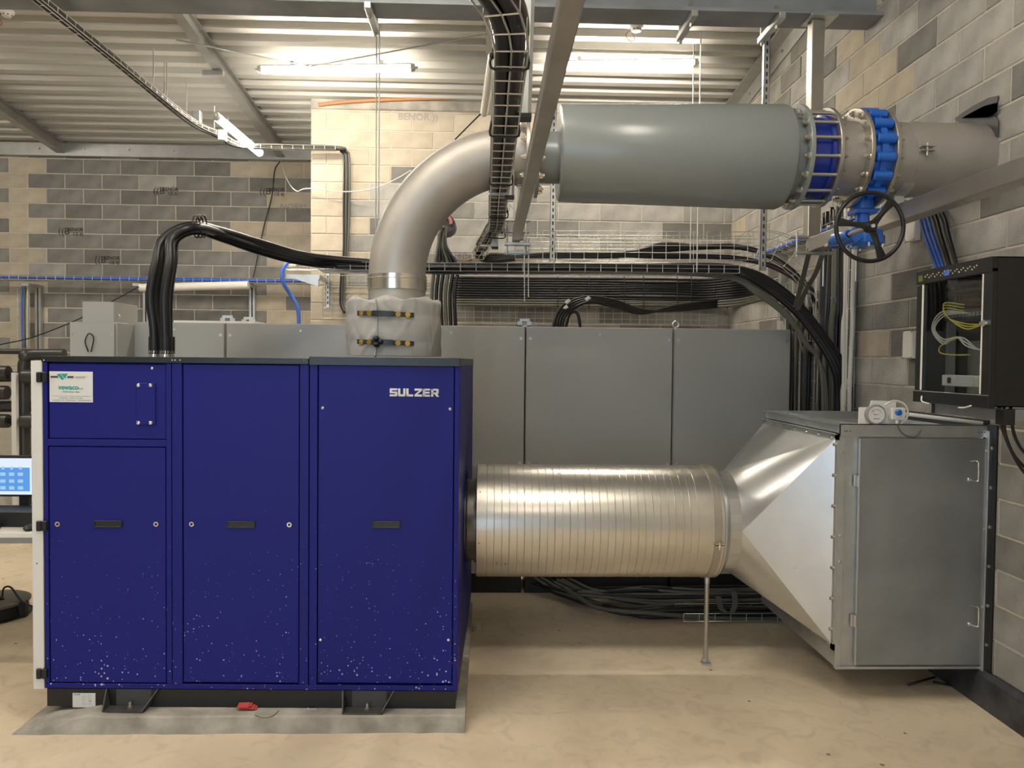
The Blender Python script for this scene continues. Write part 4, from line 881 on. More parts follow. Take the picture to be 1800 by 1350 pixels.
# bracket under it on the right wall
bm = NB(); a = P(1345, 440, 6.5); box(bm, a.x+0.0, XW, 6.3, 6.36, 2.50, 2.545); box(bm, XW-0.05, XW, 6.3, 6.36, 2.0, 2.5)
tag(obj('wall_bracket', bm, 'galv'), 'galvanised wall bracket under the blue cables at the back right corner', 'bracket')
# tray along the right wall with blue cables
wt = [Vector((XW-0.07, 6.75, 2.56)), Vector((XW-0.07, 4.15, 2.56))]
wire_tray('cable_tray', wt, [(0, 0, 1)], 0.10, 0.05, 0.10, 'wire tray with blue data cables running along the right wall behind the valves', nl=4, nh=1, k=1)
for i in range(7):
    m = 'cable_blue' if i < 3 else ('cable_grey' if i % 2 else 'cable_black')
    cabl('data_cable' if i < 3 else 'tray_cable', [Vector((XW-0.11+i*0.013, 6.75, 2.58+(i % 3)*0.012)), Vector((XW-0.11+i*0.013, 5.5, 2.575+(i % 2)*0.012)), Vector((XW-0.11+i*0.013, 4.55, 2.58)), Vector((XW-0.08+i*0.008, 4.35, 2.57)), PX(1612+i*7, 372, XW-0.03), PX(1628+i*7, 420, XW-0.03), PX(1650+i*6, 480, XW-0.04)], 0.008, m, ('blue data cable on the right wall going down to the black rack' if i < 3 else 'dark cable on the right wall going down to the black rack'), group='blue cables to the rack' if i < 3 else 'dark cables to the rack')
# ------------------------------------------------------------------ wall-mounted cables on the pier wall
wire_tray('cable_tray', [Vector((P(640-72, 522, YB-0.03).x, YB-0.04, P(600, 523, YB).z)), Vector((P(780, 523, YB-0.03).x, YB-0.04, P(600, 523, YB).z))], [(0, -1, 0)], 0.42, 0.03, 0.085, 'wide wire mesh fixed flat on the pier wall left of the elbow pipe', nl=9, nh=1, k=1)
zm = P(1000, 530, YB).z
wire_tray('cable_tray', [Vector((-0.75, YB-0.04, zm)), Vector((XW-0.15, YB-0.04, zm))], [(0, -1, 0)], 0.46, 0.03, 0.085, 'wide wire mesh fixed flat on the pier wall under the black cable bank', nl=9, nh=1, k=1)
for i in range(12):
    f = i/11; y0_ = 488+i*4.3; pull = 1-f
    pp = [P(795, y0_, 7.66), P(900, y0_+1, 7.66), P(1050, y0_+2, 7.66), P(1150, y0_+3+2*math.sin(i), 7.66), P(1240, y0_+4, 7.65), P(1300, y0_-2+f*2, 7.6), P(1345, y0_+2-f*12, 7.45), P(1378-f*12, y0_+22-f*20, 7.25), P(1392-f*10, y0_+60-f*20, 7.2), P(1397-f*16, 640, 7.2)]
    cabl('power_cable', pp, 0.0125, 'cable_black' if i < 9 else 'cable_grey', 'black cable in the stacked bank running along the pier wall', group='black cable bank on the pier wall')
for i in range(6):
    cabl('power_cable', [P(800, 560-i*2, 7.7), P(1000, 497+i*6, 7.7), P(1250, 500+i*6, 7.7), P(1330, 500+i*7, 7.6)], 0.011, 'cable_black', 'black cable in the stacked bank running along the pier wall', group='black cable bank on the pier wall') if False else None
bm = NB()
for px in (1097, 1131, 1190, 1215, 1255, 1278, 1035, 980): tube(bm, [P(px, 486, 7.62), P(px+1, 512, 7.61), P(px, 543, 7.62)], 0.005, 5, 2)
tag(obj('cable_tie', bm, 'rubber'), 'row of black ties round the cable bank on the pier wall', 'cable ties')['kind'] = 'stuff'
# loop rising from behind the cabinets
for i in range(4):
    cabl('power_cable', [P(972+i*5, 600, 5.95), P(976+i*5, 560, 5.95), P(995+i*5, 535+i*2, 6.0), P(1030+i*3, 522+i*3, 6.1), P(1080, 528+i*4, 6.3), P(1130, 545+i*2, 6.6), P(1190, 546-i*3, 7.0), P(1260, 540-i*4, 7.4)], 0.013, 'cable_black', 'black cable of the loop rising behind the grey cabinets', group='black cable loop behind the cabinets')
cabl('power_cable', [P(990, 600, 6.05), P(1000, 555, 6.05), P(1014, 550, 6.05), P(1020, 575, 6.05), P(1022, 600, 6.05)], 0.012, 'cable_black', 'short tight black cable loop inside the bigger loop behind the cabinets')
for (a, b) in ((998, 530), (994, 541), (1033, 525)):
    bm = NB(); p = P(a, b, 5.98); cyl(bm, p+Vector((-0.015, 0, -0.012)), p+Vector((0.015, 0, 0.012)), 0.015, 10); tag(obj('cable_marker', bm, 'cable_white'), 'small white marker sleeve on the cable loop behind the cabinets', 'marker', 'markers on the cable loop')
# bunch of vertical cables behind the elbow
for i in range(6):
    x0_ = 757+i*8; g_ = i >= 3
    cabl('power_cable', [P(787-(5-i)*3.0, 392+(5-i)*3, 6.9+0.02*i), P(778-(5-i)*1.5+i, 430, 6.9), P(x0_+7, 470, 6.9), P(x0_+2, 520, 6.9), P(x0_+5, 600, 6.9)], 0.016, 'cable_black' if i % 3 else 'cable_grey', 'vertical black cable dropping behind the elbow pipe', group='vertical cables behind the elbow')
bm = NB(); c = P(784, 392, 6.95); pts_ = [c+Vector((0.045*math.cos(t), -0.03, 0.05*math.sin(t))) for t in [PI*j/8-0.3 for j in range(10)]]; tube(bm, pts_, 0.014, 8, 2); tag(obj('foam_ring', bm, 'pink_foam', None, True), 'pink foam ring at the top of the vertical cables behind the elbow', 'foam')
bm = NB(); lathe(bm, [(-0.14, 0.0), (-0.14, 0.08), (0.10, 0.085), (0.12, 0.05), (0.12, 0)], 'y', c+Vector((0.0, 0.15, -0.005)), 20); tag(obj('duct_mouth', bm, 'rubber', None, True), 'black round cable duct mouth behind the elbow pipe', 'duct')
cabl('orange_wire', [P(783, 436, 6.92), P(790, 442, 7.3), P(800, 455, 7.6), P(820, 457, 7.76), P(840, 452, 7.77)], 0.005, 'orange', 'thin orange wire beside the vertical cables behind the elbow')

# right corner: vertical baskets full of cables
for (ya_, yb_, zt_, lab) in ((5.53, 6.23, PX(1420, 490, XW).z, 'tall wire mesh on the right wall just beyond the grey cabinets'), (5.03, 5.48, PX(1485, 385, XW).z, 'tall wire mesh tray on the right wall nearer than the grey cabinets')):
    wire_tray('cable_tray', [Vector((XW-0.035, (ya_+yb_)/2, zt_)), Vector((XW-0.035, (ya_+yb_)/2, 0.5))], [(-1, 0, 0)], yb_-ya_, 0.05, 0.125, lab, nl=6, nh=1, k=1, r=0.003)
for i in range(26):
    far = i < 9
    y = 6.12-i*0.06 if far else 5.47-(i-9)*0.028
    m = random.choice(['cable_black', 'cable_black', 'cable_grey']) if i < 20 else random.choice(['cable_grey', 'cable_grey', 'cable_white'])
    z1_ = (PX(1430, 520, XW).z if far else PX(1480, 372, XW).z)+random.uniform(-0.03, 0.03); x = XW-0.05-random.uniform(0, 0.03)
    pp = [Vector((x, y+random.uniform(-0.02, 0.02), z)) for z in (z1_, z1_*0.7+0.2, 1.9, 1.5, 1.0, 0.6)]
    if far and i % 3 == 0: pp = [P(1392, 545, 6.0)]+pp[1:]
    cabl('riser_cable', pp, 0.012+random.random()*0.005, m, 'dark riser cable in the vertical trays at the back right corner' if m != 'cable_white' else 'pale riser cable in the vertical tray against the right wall', group='dark riser cables' if m != 'cable_white' else 'pale riser cables')
bm = NB(); tube(bm, [P(1450, 622, 5.3), P(1450, 760, 5.3)], 0.016, 12, 1); tag(obj('conduit', bm, 'cable_grey', None, True), 'grey vertical conduit between the two tall wire meshes', 'conduit')
p = P(1462, 528, 5.25); t = thing('wall_bracket', 'galvanised slotted bracket sticking out of the right wall across the vertical cables', 'bracket', (XW, 5.25, p.z))
bm = NB(); box(bm, p.x-XW, 0, -0.003, 0.0, -0.02, 0.02); box(bm, p.x-XW, 0, 0.0, 0.03, 0.017, 0.02); box(bm, -0.006, 0, -0.05, 0.05, -0.035, 0.035); obj('arm', bm, 'galv', t)
bm = NB()
for k in range(5): box(bm, p.x-XW+0.03+k*0.055, p.x-XW+0.055+k*0.055, -0.0045, -0.002, -0.006, 0.006)
obj('slots', bm, 'cabinet_dark', t)
for (px, py, lab) in ((1597, 606, 'small beige junction box on the right wall left of the black rack'), (1602, 402, 'small beige junction box on the right wall below the square tube')):
    c = PX(px, py, XW-0.03); t = thing('junction_box', lab, 'junction box', (XW, c.y, c.z)); hh = 0.078 if py > 500 else 0.07
    bm = NB(); box(bm, -0.04, 0, -0.05, 0.05, -hh, hh, 0.005); obj('body', bm, 'pvc_white', t)
    bm = NB()
    for a in (-1, 1):
        for b in (-1, 1): cyl(bm, (-0.043, a*0.045, b*(hh-0.002)), (-0.038, a*0.045, b*(hh-0.002)), 0.007, 8)
    obj('screw', bm, 'bolt', t)

# ------------------------------------------------------------------ cabinet row
YK = 5.47; cz = P(870, 573, YK).z
edges_px = [218, 396, 659, 922, 1181, 1387]; ex = [P(p, 800, YK).x for p in edges_px]
names = ['leftmost narrow grey switch cabinet behind the hoses', 'grey switch cabinet behind the blower, left of the outlet jacket', 'grey switch cabinet behind the insulated outlet jacket', 'grey switch cabinet in the middle, above the spiral duct', 'rightmost grey switch cabinet behind the galvanised cone']
for i in range(5):
    a, b = ex[i], ex[i+1]; wd = b-a; t = thing('switch_cabinet', names[i], 'cabinet', ((a+b)/2, YK+0.2, 0), 0, 'grey switch cabinets'); x0_, x1_ = -wd/2+0.003, wd/2-0.003
    bm = NB(); box(bm, x0_, x1_, -0.18, 0.2, 0.14, cz, 0.002); obj('body', bm, 'cabinet_grey', t)
    bm = NB(); box(bm, x0_+0.004, x1_-0.004, -0.2, -0.182, 0.145, cz-0.004, 0.003); d_ = obj('door', bm, 'cabinet_grey', t)
    bm = NB(); box(bm, x0_+0.01, x1_-0.01, -0.17, 0.19, 0.0, 0.14); obj('plinth', bm, 'black_paint', t)
    for sx in (x0_+0.03, x1_-0.03):
        for sz in (cz-0.085, 0.93, 0.3): bm = NB(); cyl(bm, (sx, -0.202, sz), (sx, -0.199, sz), 0.011, 12); obj('quarter_turn_lock', bm, 'galv', d_, True)
    bm = NB(); cyl(bm, (0, -0.202, cz-0.05), (0, -0.199, cz-0.05), 0.008, 12); obj('screw', bm, 'galv', d_)
def eye(px, py, Y, kind='plate'):
    p = P(px, py, Y); bm = NB()
    if kind == 'plate':
        for x0_, x1_, z0_, z1_ in ((-0.05, 0.05, 0, 0.012), (-0.05, -0.018, 0, 0.04), (0.018, 0.05, 0, 0.04), (-0.036, 0.036, 0.04, 0.058)): box(bm, x0_, x1_, -0.004, 0.004, z0_, z1_)
    else:
        pts_ = [Vector((0.022*math.cos(2*PI*i/16), 0, 0.03+0.022*math.sin(2*PI*i/16))) for i in range(17)]; tube(bm, pts_, 0.006, 8, 1); cyl(bm, (0, 0, 0), (0, 0, 0.012), 0.012, 10)
    o = tag(obj('lifting_eye', bm, 'galv', None, kind != 'plate', (p.x, Y, cz)), 'steel lifting eye on the cabinet top %s' % {400: 'near the hose arch', 437: 'left of the insulated jacket, lying low', 922: 'right of the elbow pipe', 1188: 'near the middle of the silencer'}[px], 'lifting eye')
eye(400, 560, YK+0.12); eye(437, 560, YK+0.3); eye(922, 570, YK+0.1); eye(1188, 575, YK+0.1, 'ring')
bm = NB(); a = P(300, 566, YK); b = P(445, 566, YK); box(bm, a.x, b.x, YK+0.05, YK+0.35, cz, cz+0.015); tag(obj('cable_duct_cover', bm, 'pvc_white'), 'white strip lying on top of the left cabinets', 'cover')
# small cabinet at left in front
p0 = P(121, 800, 5.2); p1 = P(205, 800, 5.2); z1_ = P(160, 566, 5.2).z
t = thing('control_box', 'small light grey control cabinet behind the top left corner of the blower', 'cabinet', ((p0.x+p1.x)/2, 5.2, 0)); wd = p1.x-p0.x
bm = NB(); box(bm, -wd/2, wd/2, 0.02, 0.30, 0.0, z1_, 0.003); obj('body', bm, 'cabinet_grey', t)
bm = NB(); box(bm, -wd/2+0.012, wd/2-0.012, 0.0, 0.022, 0.02, z1_-0.012, 0.002); dd = obj('door', bm, 'cabinet_grey', t)
for x in (-wd/2+0.025, wd/2-0.025): bm = NB(); cyl(bm, (x, -0.003, z1_-0.08), (x, 0, z1_-0.08), 0.008, 10); obj('lock', bm, 'galv', dd)
cabl('', [(-0.02, -0.01, 1.68), (-0.035, -0.02, 1.75), (-0.01, -0.02, 1.80), (0.02, -0.02, 1.77), (0.0, -0.015, 1.68)], 0.004, 'cable_black', '', parent=t).name = 'loose_wire'
z2 = P(160, 531, 5.3).z; q0 = P(145, 540, 5.25).x; q1 = P(200, 540, 5.25).x
bm = NB(); prism(bm, [(q0, z1_), (q1, z1_), (q1, z2), (q0, z2)], 5.25, 5.6); t2 = tag(obj('top_box', bm, 'cabinet_grey'), 'small grey box standing on the control cabinet', 'box')
bm = NB(); pts_ = [P(206, 557, 5.3)+Vector((0.018*math.cos(2*PI*i/14), 0, 0.018*math.sin(2*PI*i/14))) for i in range(15)]; tube(bm, pts_, 0.004, 6, 1); tag(obj('lifting_eye', bm, 'galv'), 'small steel ring on the control cabinet beside the small grey box', 'lifting eye')

# ------------------------------------------------------------------ round duct silencer, cone, filter box
DZ, DY = 0.79, 4.20; XD0, XD1 = -0.055, 1.215; RD = 0.300
dk = thing('duct_silencer', 'fat galvanised spiral-seam duct silencer between the blower and the cone', 'duct', (XD0, DY, DZ)); LD = XD1-XD0
prof = [(0, 0.2), (0.001, RD-0.003), (0.004, RD)]
s = 0.055; k = 0
while s < LD-0.12:
    prof += [(s-0.0025, RD), (s-0.0008, RD+(0.0012 if k % 2 else -0.0016)), (s+0.0008, RD+(0.0012 if k % 2 else -0.0016)), (s+0.0025, RD)]; s += 0.0385; k += 1
prof += [(LD-0.002, RD), (LD, RD-0.002), (LD, 0.24)]
bm = NB(); lathe(bm, prof, 'x', (0, 0, 0), 120); obj('shell', bm, 'duct_metal', dk, 5.0)
bm = NB(); lathe(bm, [(-0.10, 0.215), (-0.002, 0.215)], 'x', (0, 0, 0), 64); obj('inlet_collar', bm, 'duct_dark', dk, True)
bm = NB(); lathe(bm, [(-0.055, 0.216), (-0.05, 0.222), (-0.045, 0.216)], 'x', (0, 0, 0), 64); obj('collar_bead', bm, 'duct_metal', dk, True)
bm = NB(); lathe(bm, [(-0.012, 0.20), (-0.012, 0.226), (0.0, 0.226)], 'x', (0, 0, 0), 64); 
obj('end_ring', bm, 'duct_dark', dk, True)
bm = NB(); lathe(bm, [(LD-0.055, RD+0.001), (LD-0.053, RD+0.005), (LD-0.018, RD+0.005), (LD-0.016, RD+0.001)], 'x', (0, 0, 0), 96); bd = obj('steel_band', bm, 'stainless', dk, True)
bm = NB(); a = math.radians(190); 
for dz in (-0.055, -0.067): box(bm, LD-0.06, LD-0.01, -RD-0.035, -RD+0.015, dz, dz+0.004)
cyl(bm, (LD-0.035, -RD-0.02, -0.085), (LD-0.035, -RD-0.02, -0.045), 0.006, 8); cyl(bm, (LD-0.035, -RD-0.02, -0.051), (LD-0.035, -RD-0.02, -0.045), 0.010, 6); obj('band_lug', bm, 'band_shiny', bd)
bm = NB(); lathe(bm, [(LD, 0.24), (LD+0.0, RD+0.003), (LD+0.008, RD+0.003), (LD+0.020, RD-0.008), (LD+0.03, RD-0.012), (LD+0.03, 0.24)], 'x', (0, 0, 0), 96); obj('end_ring', bm, 'galv_bright', dk, True)
for (px, py) in ((844, 867), (842, 953), (873, 992), (889, 994)):
    a = math.asin(max(-1, min(1, (P(px, py, 3.93).z-DZ)/RD))); bm = NB(); p = Vector((P(px, py, 3.93).x-XD0, -RD*math.cos(a), RD*math.sin(a))); n_ = Vector((0, -math.cos(a), math.sin(a))); cyl(bm, p-n_*0.001, p+n_*0.002, 0.004, 8); obj('rivet', bm, 'duct_dark', dk)
# leg
t = thing('support_leg', 'thin steel support leg under the right end of the spiral duct', 'leg', (P(1240, 1170, DY).x, DY, 0))
bm = NB(); cyl(bm, (0, 0, 0.01), (0, 0, DZ-RD+0.002), 0.0135, 16); obj('tube', bm, 'stainless', t, True)
bm = NB(); cyl(bm, (0, 0, DZ-RD-0.045), (0, 0, DZ-RD+0.002), 0.0155, 16); obj('collar', bm, 'galv_bright', t, True)
bm = NB(); box(bm, -0.025, 0.025, -0.035, 0.02, 0, 0.008, 0.002); box(bm, -0.02, 0.02, -0.012, 0.012, 0.008, 0.03, 0.003); obj('foot_plate', bm, 'galv', t)
# cone: round to square
XQ0, XQ1 = XD1+0.03, 1.69; HWd = 0.508; ZQT, ZQB = 1.315, 0.262
cone = thing('transition_duct', 'galvanised round-to-square transition cone of folded sheet metal', 'duct', (XQ0, DY, DZ))
RC = 0.272; LQ = XQ1-XQ0; XN = 0.065
bm = NB(); n = 40
ca = [(XN, RC*math.cos(2*PI*i/n), RC*math.sin(2*PI*i/n)) for i in range(n)]
cb_ = [(0, RC*math.cos(2*PI*i/n), RC*math.sin(2*PI*i/n)) for i in range(n)]
for i in range(n):
    q = [bm.verts.new(p) for p in (cb_[i], ca[i], ca[(i+1)%n], cb_[(i+1)%n])]; bm.faces.new(q)
cor = [(LQ, HWd-0.02, ZQT-DZ-0.02), (LQ, -HWd+0.02, ZQT-DZ-0.02), (LQ, -HWd+0.02, ZQB-DZ+0.02), (LQ, HWd-0.02, ZQB-DZ+0.02)]
qn = n//4
for qd in range(4):
    sv = [bm.verts.new(ca[(qd*qn+i) % n]) for i in range(qn+1)]; cvv = bm.verts.new(cor[qd])
    for i in range(qn): bm.faces.new((sv[i], cvv, sv[i+1]))
    a_ = bm.verts.new(ca[((qd+1)*qn) % n]); bm.faces.new((bm.verts.new(a_.co), bm.verts.new(cor[qd]), bm.verts.new(cor[(qd+1) % 4])))
bmesh.ops.recalc_face_normals(bm, faces=bm.faces)
me = obj('cone_sheet', bm, 'galv_bright', cone, True)
# fix smoothness: flat triangles stay sharp
bm = NB()
for (y0_, y1_, z0_, z1__) in ((-HWd, HWd, ZQT-DZ-0.03, ZQT-DZ), (-HWd, HWd, ZQB-DZ, ZQB-DZ+0.03), (-HWd, -HWd+0.03, ZQB-DZ, ZQT-DZ), (HWd-0.03, HWd, ZQB-DZ, ZQT-DZ)): box(bm, LQ-0.006, LQ+0.004, y0_, y1_, z0_, z1__)
box(bm, LQ-0.02, LQ-0.006, -HWd, HWd, ZQT-DZ-0.004, ZQT-DZ)
obj('flange', bm, 'galv', cone)
for k in range(7):
    z = ZQB-DZ+0.10+k*0.15; bm = NB(); cyl(bm, (LQ-0.018, -HWd+0.016, z), (LQ-0.006, -HWd+0.016, z), 0.0085, 6); obj('bolt', bm, 'bolt', cone)
for k in range(7):
    y = -HWd+0.05+k*0.155; bm = NB(); cyl(bm, (LQ-0.018, y, ZQT-DZ-0.016), (LQ-0.006, y, ZQT-DZ-0.016), 0.0085, 6); obj('bolt', bm, 'bolt', cone)
for k in range(6):
    y = -HWd+0.05+k*0.18; bm = NB(); cyl(bm, (LQ-0.018, y, ZQB-DZ+0.016), (LQ-0.006, y, ZQB-DZ+0.016), 0.0085, 6); obj('bolt', bm, 'bolt', cone)
# filter box
YF = DY-HWd
fx0, fx1 = XQ1+0.005, P(1733, 900, YF).x; fzt = P(1600, 746, YF).z; fzb = P(1600, 1175, YF).z
fb = thing('filter_box', 'big galvanised filter box with hinged door, fixed to the right wall', 'air filter box', (fx0, YF, fzb)); W_ = fx1-fx0; H_ = fzt-fzb
bm = NB()
box(bm, 0.0, W_, 0.012, 2*HWd, 0.01, H_-0.045); obj('body', bm, 'galv', fb)
bm = NB()                                         # upstanding rims on top
box(bm, 0.0, W_, 0.0, 0.004, H_-0.06, H_); box(bm, 0, W_, 0.0, 0.02, H_-0.004, H_); box(bm, 0, W_, 2*HWd-0.004, 2*HWd, H_-0.06, H_); box(bm, 0.0, 0.004, 0, 2*HWd, H_-0.06, H_-0.0); box(bm, -0.02, 0.004, 0, 2*HWd, H_-0.004, H_)
box(bm, 0.15, 0.154, 0.1, 2*HWd, H_-0.06, H_-0.01); obj('top_rim', bm, 'galv', fb)
bm = NB(); box(bm, 0, 0.03, 0.0, 0.012, 0.01, H_-0.06, 0.001); box(bm, 0, W_, -0.01, 0.012, 0.0, 0.012, 0.001); box(bm, W_-0.008, W_, 0, 0.012, 0.01, H_-0.06, 0.001); obj('front_frame', bm, 'galv', fb)
dx0 = P(1507, 900, YF).x-fx0; bm = NB(); box(bm, dx0, W_-0.010, -0.012, 0.010, 0.022, H_-0.068, 0.002); fd = obj('door', bm, 'galv_door', fb); fd['label'] = 'dull grey galvanised hinged door'
bm = NB(); box(bm, dx0-0.002, dx0+0.004, -0.016, -0.01, 0.02, H_-0.068, 0.001); obj('door_edge', bm, 'galv_bright', fd)
for py in (845, 1090):
    z = P(1500, py, YF).z-fzb; bm = NB(); box(bm, dx0-0.022, dx0-0.004, -0.014, 0.0, z-0.028, z+0.028, 0.002); cyl(bm, (dx0-0.004, -0.014, z-0.028), (dx0-0.004, -0.014, z+0.028), 0.005, 10); obj('hinge', bm, 'galv_bright', fd)
for py in (827, 1080):
    p = P(1714, py, YF); x = p.x-fx0-0.022; z = p.z-fzb; bm = NB(); tube(bm, [(x-0.008, -0.014, z+0.047), (x+0.004, -0.045, z+0.05), (x+0.008, -0.048, z+0.03), (x+0.008, -0.048, z-0.035), (x+0.002, -0.043, z-0.045), (x-0.012, -0.014, z-0.045)], 0.0038, 8, 5); box(bm, x-0.022, x-0.002, -0.018, -0.011, z-0.052, z-0.034, 0.002); obj('handle', bm, 'chrome', fd, True)
for k, py in enumerate((795, 942, 988, 1130)):
    z = P(1500, py, YF).z-fzb; bm = NB(); cyl(bm, (0.016, -0.006, z), (0.016, 0.0, z), 0.008, 6); obj('bolt', bm, 'bolt', fb)
for x in (0.025, 0.035, 0.05, W_-0.045, W_-0.03, W_-0.018): bm = NB(); cyl(bm, (x, -0.002, H_-0.035), (x, 0.0, H_-0.035), 0.003, 8); obj('hole', bm, 'cabinet_dark', fb)
# wall collar of the box
zca, zcb = P(1745, 757, YF).z, P(1745, 1162, YF).z
wf = thing('wall_collar', 'galvanised collar and black sealing strip joining the filter box to the right wall', 'duct collar', (XW, DY, 0))
bm = NB(); box(bm, fx1-XW+0.003, -0.018, -HWd+0.002, HWd-0.03, zcb, zca-0.02); obj('sleeve', bm, 'galv', wf)
bm = NB()
for (ya, yb_, za, zb_) in ((-HWd-0.025, -HWd+0.035, zcb-0.05, zca), (HWd-0.035, HWd+0.025, zcb-0.05, zca), (-HWd, HWd, zca-0.05, zca), (-HWd, HWd, zcb-0.05, zcb)): box(bm, -0.018, -0.012, ya, yb_, za, zb_, 0.001)
obj('angle_frame', bm, 'galv', wf)
bm = NB()
for (ya, yb_, za, zb_) in ((-HWd-0.07, -HWd+0.02, zcb-0.09, zca+0.03), (HWd-0.02, HWd+0.07, zcb-0.09, zca+0.03), (-HWd, HWd, zca-0.02, zca+0.05), (-HWd, HWd, zcb-0.09, zcb-0.03)): box(bm, -0.012, -0.0, ya, yb_, za, zb_, 0.002)
obj('sealing_strip', bm, 'rubber', wf)
for k in range(6): bm = NB(); z = zca-0.08-k*0.19; cyl(bm, (-0.020, -HWd-0.048, z), (-0.011, -HWd-0.048, z), 0.0085, 8); cyl(bm, (-0.023, -HWd-0.048, z), (-0.020, -HWd-0.048, z), 0.005, 6); obj('bolt', bm, 'bolt', wf)
for k in range(3): bm = NB(); z = zca-0.1-k*0.38; cyl(bm, (-0.026, -HWd-0.008, z), (-0.018, -HWd-0.008, z), 0.0085, 6); obj('bolt', bm, 'bolt', wf)
# pressure gauge unit
gp = P(1545, 748, YF+0.03)
gu = thing('pressure_gauge', 'white differential pressure gauge with round dial and blue-knobbed switch on the filter box', 'gauge', (gp.x, YF+0.03, fzt-0.003))
def gl(px, py): p = P(px, py, YF+0.03); return p.x-gp.x, p.z-(fzt-0.003)
a = gl(1509, 748); b = gl(1575, 706); bm = NB(); box(bm, a[0], gl(1584, 748)[0], 0.0, 0.006, 0, gl(1530, 716)[1], 0.002); prism(bm, [(gl(1528, 716)[0], gl(1528, 716)[1]-0.004), (gl(1575, 716)[0], gl(1528, 716)[1]-0.004), (gl(1575, 716)[0], gl(1575, 705)[1]), (gl(1532, 704)[0], gl(1528, 704)[1])], 0, 0.006); obj('back_plate', bm, 'pvc_white', gu)
c = gl(1535, 728); bm = NB(); lathe(bm, [(0.0, 0.045), (-0.012, 0.048), (-0.03, 0.048), (-0.034, 0.044), (-0.032, 0.041), (-0.002, 0.041)], 'y', (c[0], 0, c[1]), 36, close=True); obj('bezel', bm, 'print_grey', gu, True)
bm = NB(); lathe(bm, [(-0.004, 0.0405), (-0.031, 0.0405)], 'y', (c[0], 0, c[1]), 36); dl = obj('dial', bm, 'white_paint', gu)
bm = NB()
for i in range(13):
    a_ = math.radians(150-i*10); p_ = Vector((c[0]+0.030*math.cos(a_), -0.0318, c[1]-0.004+0.030*math.sin(a_))); d_ = Vector((math.cos(a_), 0, math.sin(a_))); obox(bm, p_, d_, (0, 1, 0), d_.cross(Vector((0, 1, 0))), 0.005 if i % 3 == 0 else 0.003, 0.0006, 0.0008)
tube(bm, [Vector((c[0]+0.027*math.cos(math.radians(q)), -0.0316, c[1]-0.004+0.027*math.sin(math.radians(q)))) for q in range(30, 151, 10)], 0.0004, 4, 1)
obox(bm, (c[0]-0.012, -0.0318, c[1]+0.008), (-0.6, 0, 1), (0, 1, 0), (1, 0, 0.6), 0.034, 0.0006, 0.0008); box(bm, c[0]-0.014, c[0]+0.016, -0.0318, -0.0312, c[1]-0.0215, c[1]-0.0185); box(bm, c[0]-0.015, c[0]+0.013, -0.0318, -0.0312, c[1]-0.001, c[1]+0.001); obj('dial_marks', bm, 'print_dark', dl)
k0, k1 = gl(1559, 737), gl(1584, 716); bm = NB(); box(bm, k0[0], k1[0], -0.045, 0.0, k0[1], k1[1], 0.005); obj('switch_housing', bm, 'white_paint', gu)
c = gl(1570, 724); bm = NB(); lathe(bm, [(-0.045, 0.0155), (-0.058, 0.0145), (-0.060, 0.012), (-0.060, 0)], 'y', (c[0], 0, c[1]), 24); obj('knob', bm, 'valve_blue', gu, True)
bm = NB(); c2 = gl(1571, 739); cyl(bm, (c2[0], -0.03, c2[1]+0.012), (c2[0], -0.03, c2[1]-0.012), 0.009, 12); obj('gland', bm, 'white_paint', gu, True)
bm = NB(); tube(bm, [(*[gl(1552, 712)[0]], -0.02, gl(1552, 712)[1]), (gl(1565, 704)[0], -0.03, gl(1565, 704)[1]), (gl(1583, 709)[0], -0.03, gl(1583, 709)[1]), (gl(1590, 722)[0], -0.03, gl(1590, 722)[1]), (gl(1587, 736)[0], -0.03, gl(1587, 736)[1]), (gl(1577, 746)[0], -0.02, gl(1577, 746)[1])], 0.005, 10, 6); obj('hose_loop', bm, 'cable_white', gu, True)
bm = NB(); tube(bm, [(c2[0], -0.03, c2[1]-0.01), (gl(1575, 755)[0], -0.035, gl(1575, 755)[1]), (gl(1585, 764)[0], -0.035, gl(1585, 764)[1]), (gl(1602, 767)[0], -0.035, gl(1602, 767)[1]), (gl(1612, 757)[0], -0.03, gl(1612, 757)[1]), (gl(1622, 746)[0], 0.0, gl(1622, 746)[1])], 0.003, 8, 6); obj('wire', bm, 'cable_grey', gu, True)
cabl('conduit', [P(1586, 727, YF+0.06), P(1660, 736, YF+0.1), P(1728, 744, YF+0.05)], 0.0095, 'pvc_white', 'thin white plastic conduit lying along the top of the filter box', 'conduit', k=1, n=12)

# ------------------------------------------------------------------ network rack on the right wall
XR = 1.80; ya, yb_ = 2.745, 3.235; p = PX(1760, 445, XR); rzt = CAMZ+0.392; rzb = CAMZ-0.148
rk = thing('network_rack', 'black wall-mounted network rack with smoked glass door at the right edge', 'rack', (XW, (ya+yb_)/2, rzb)); dR = XW-XR; hw_ = (yb_-ya)/2; HR = rzt-rzb
bm = NB()
box(bm, -dR+0.021, -0.01, -hw_, -hw_+0.002, 0.0, HR, 0); box(bm, -dR+0.021, -0.01, hw_-0.002, hw_, 0.0, HR, 0); box(bm, -dR+0.01, -0.01, -hw_, hw_, HR-0.004, HR); box(bm, -dR+0.01, -0.01, -hw_, hw_, 0, 0.004); box(bm, -0.014, -0.01, -hw_, hw_, 0, HR)
obj('housing', bm, 'black_paint', rk)
for z in (0.05, 0.3): 
    pass
bm = NB(); box(bm, -dR+0.16, -0.06, -hw_-0.002, -hw_, 0.05, HR-0.04, 0.001); obj('side_panel', bm, 'black_paint', rk)
bm = NB()                                         # door frame, front at x=-dR
xf0, xf1 = -dR, -dR+0.022; fw = 0.048
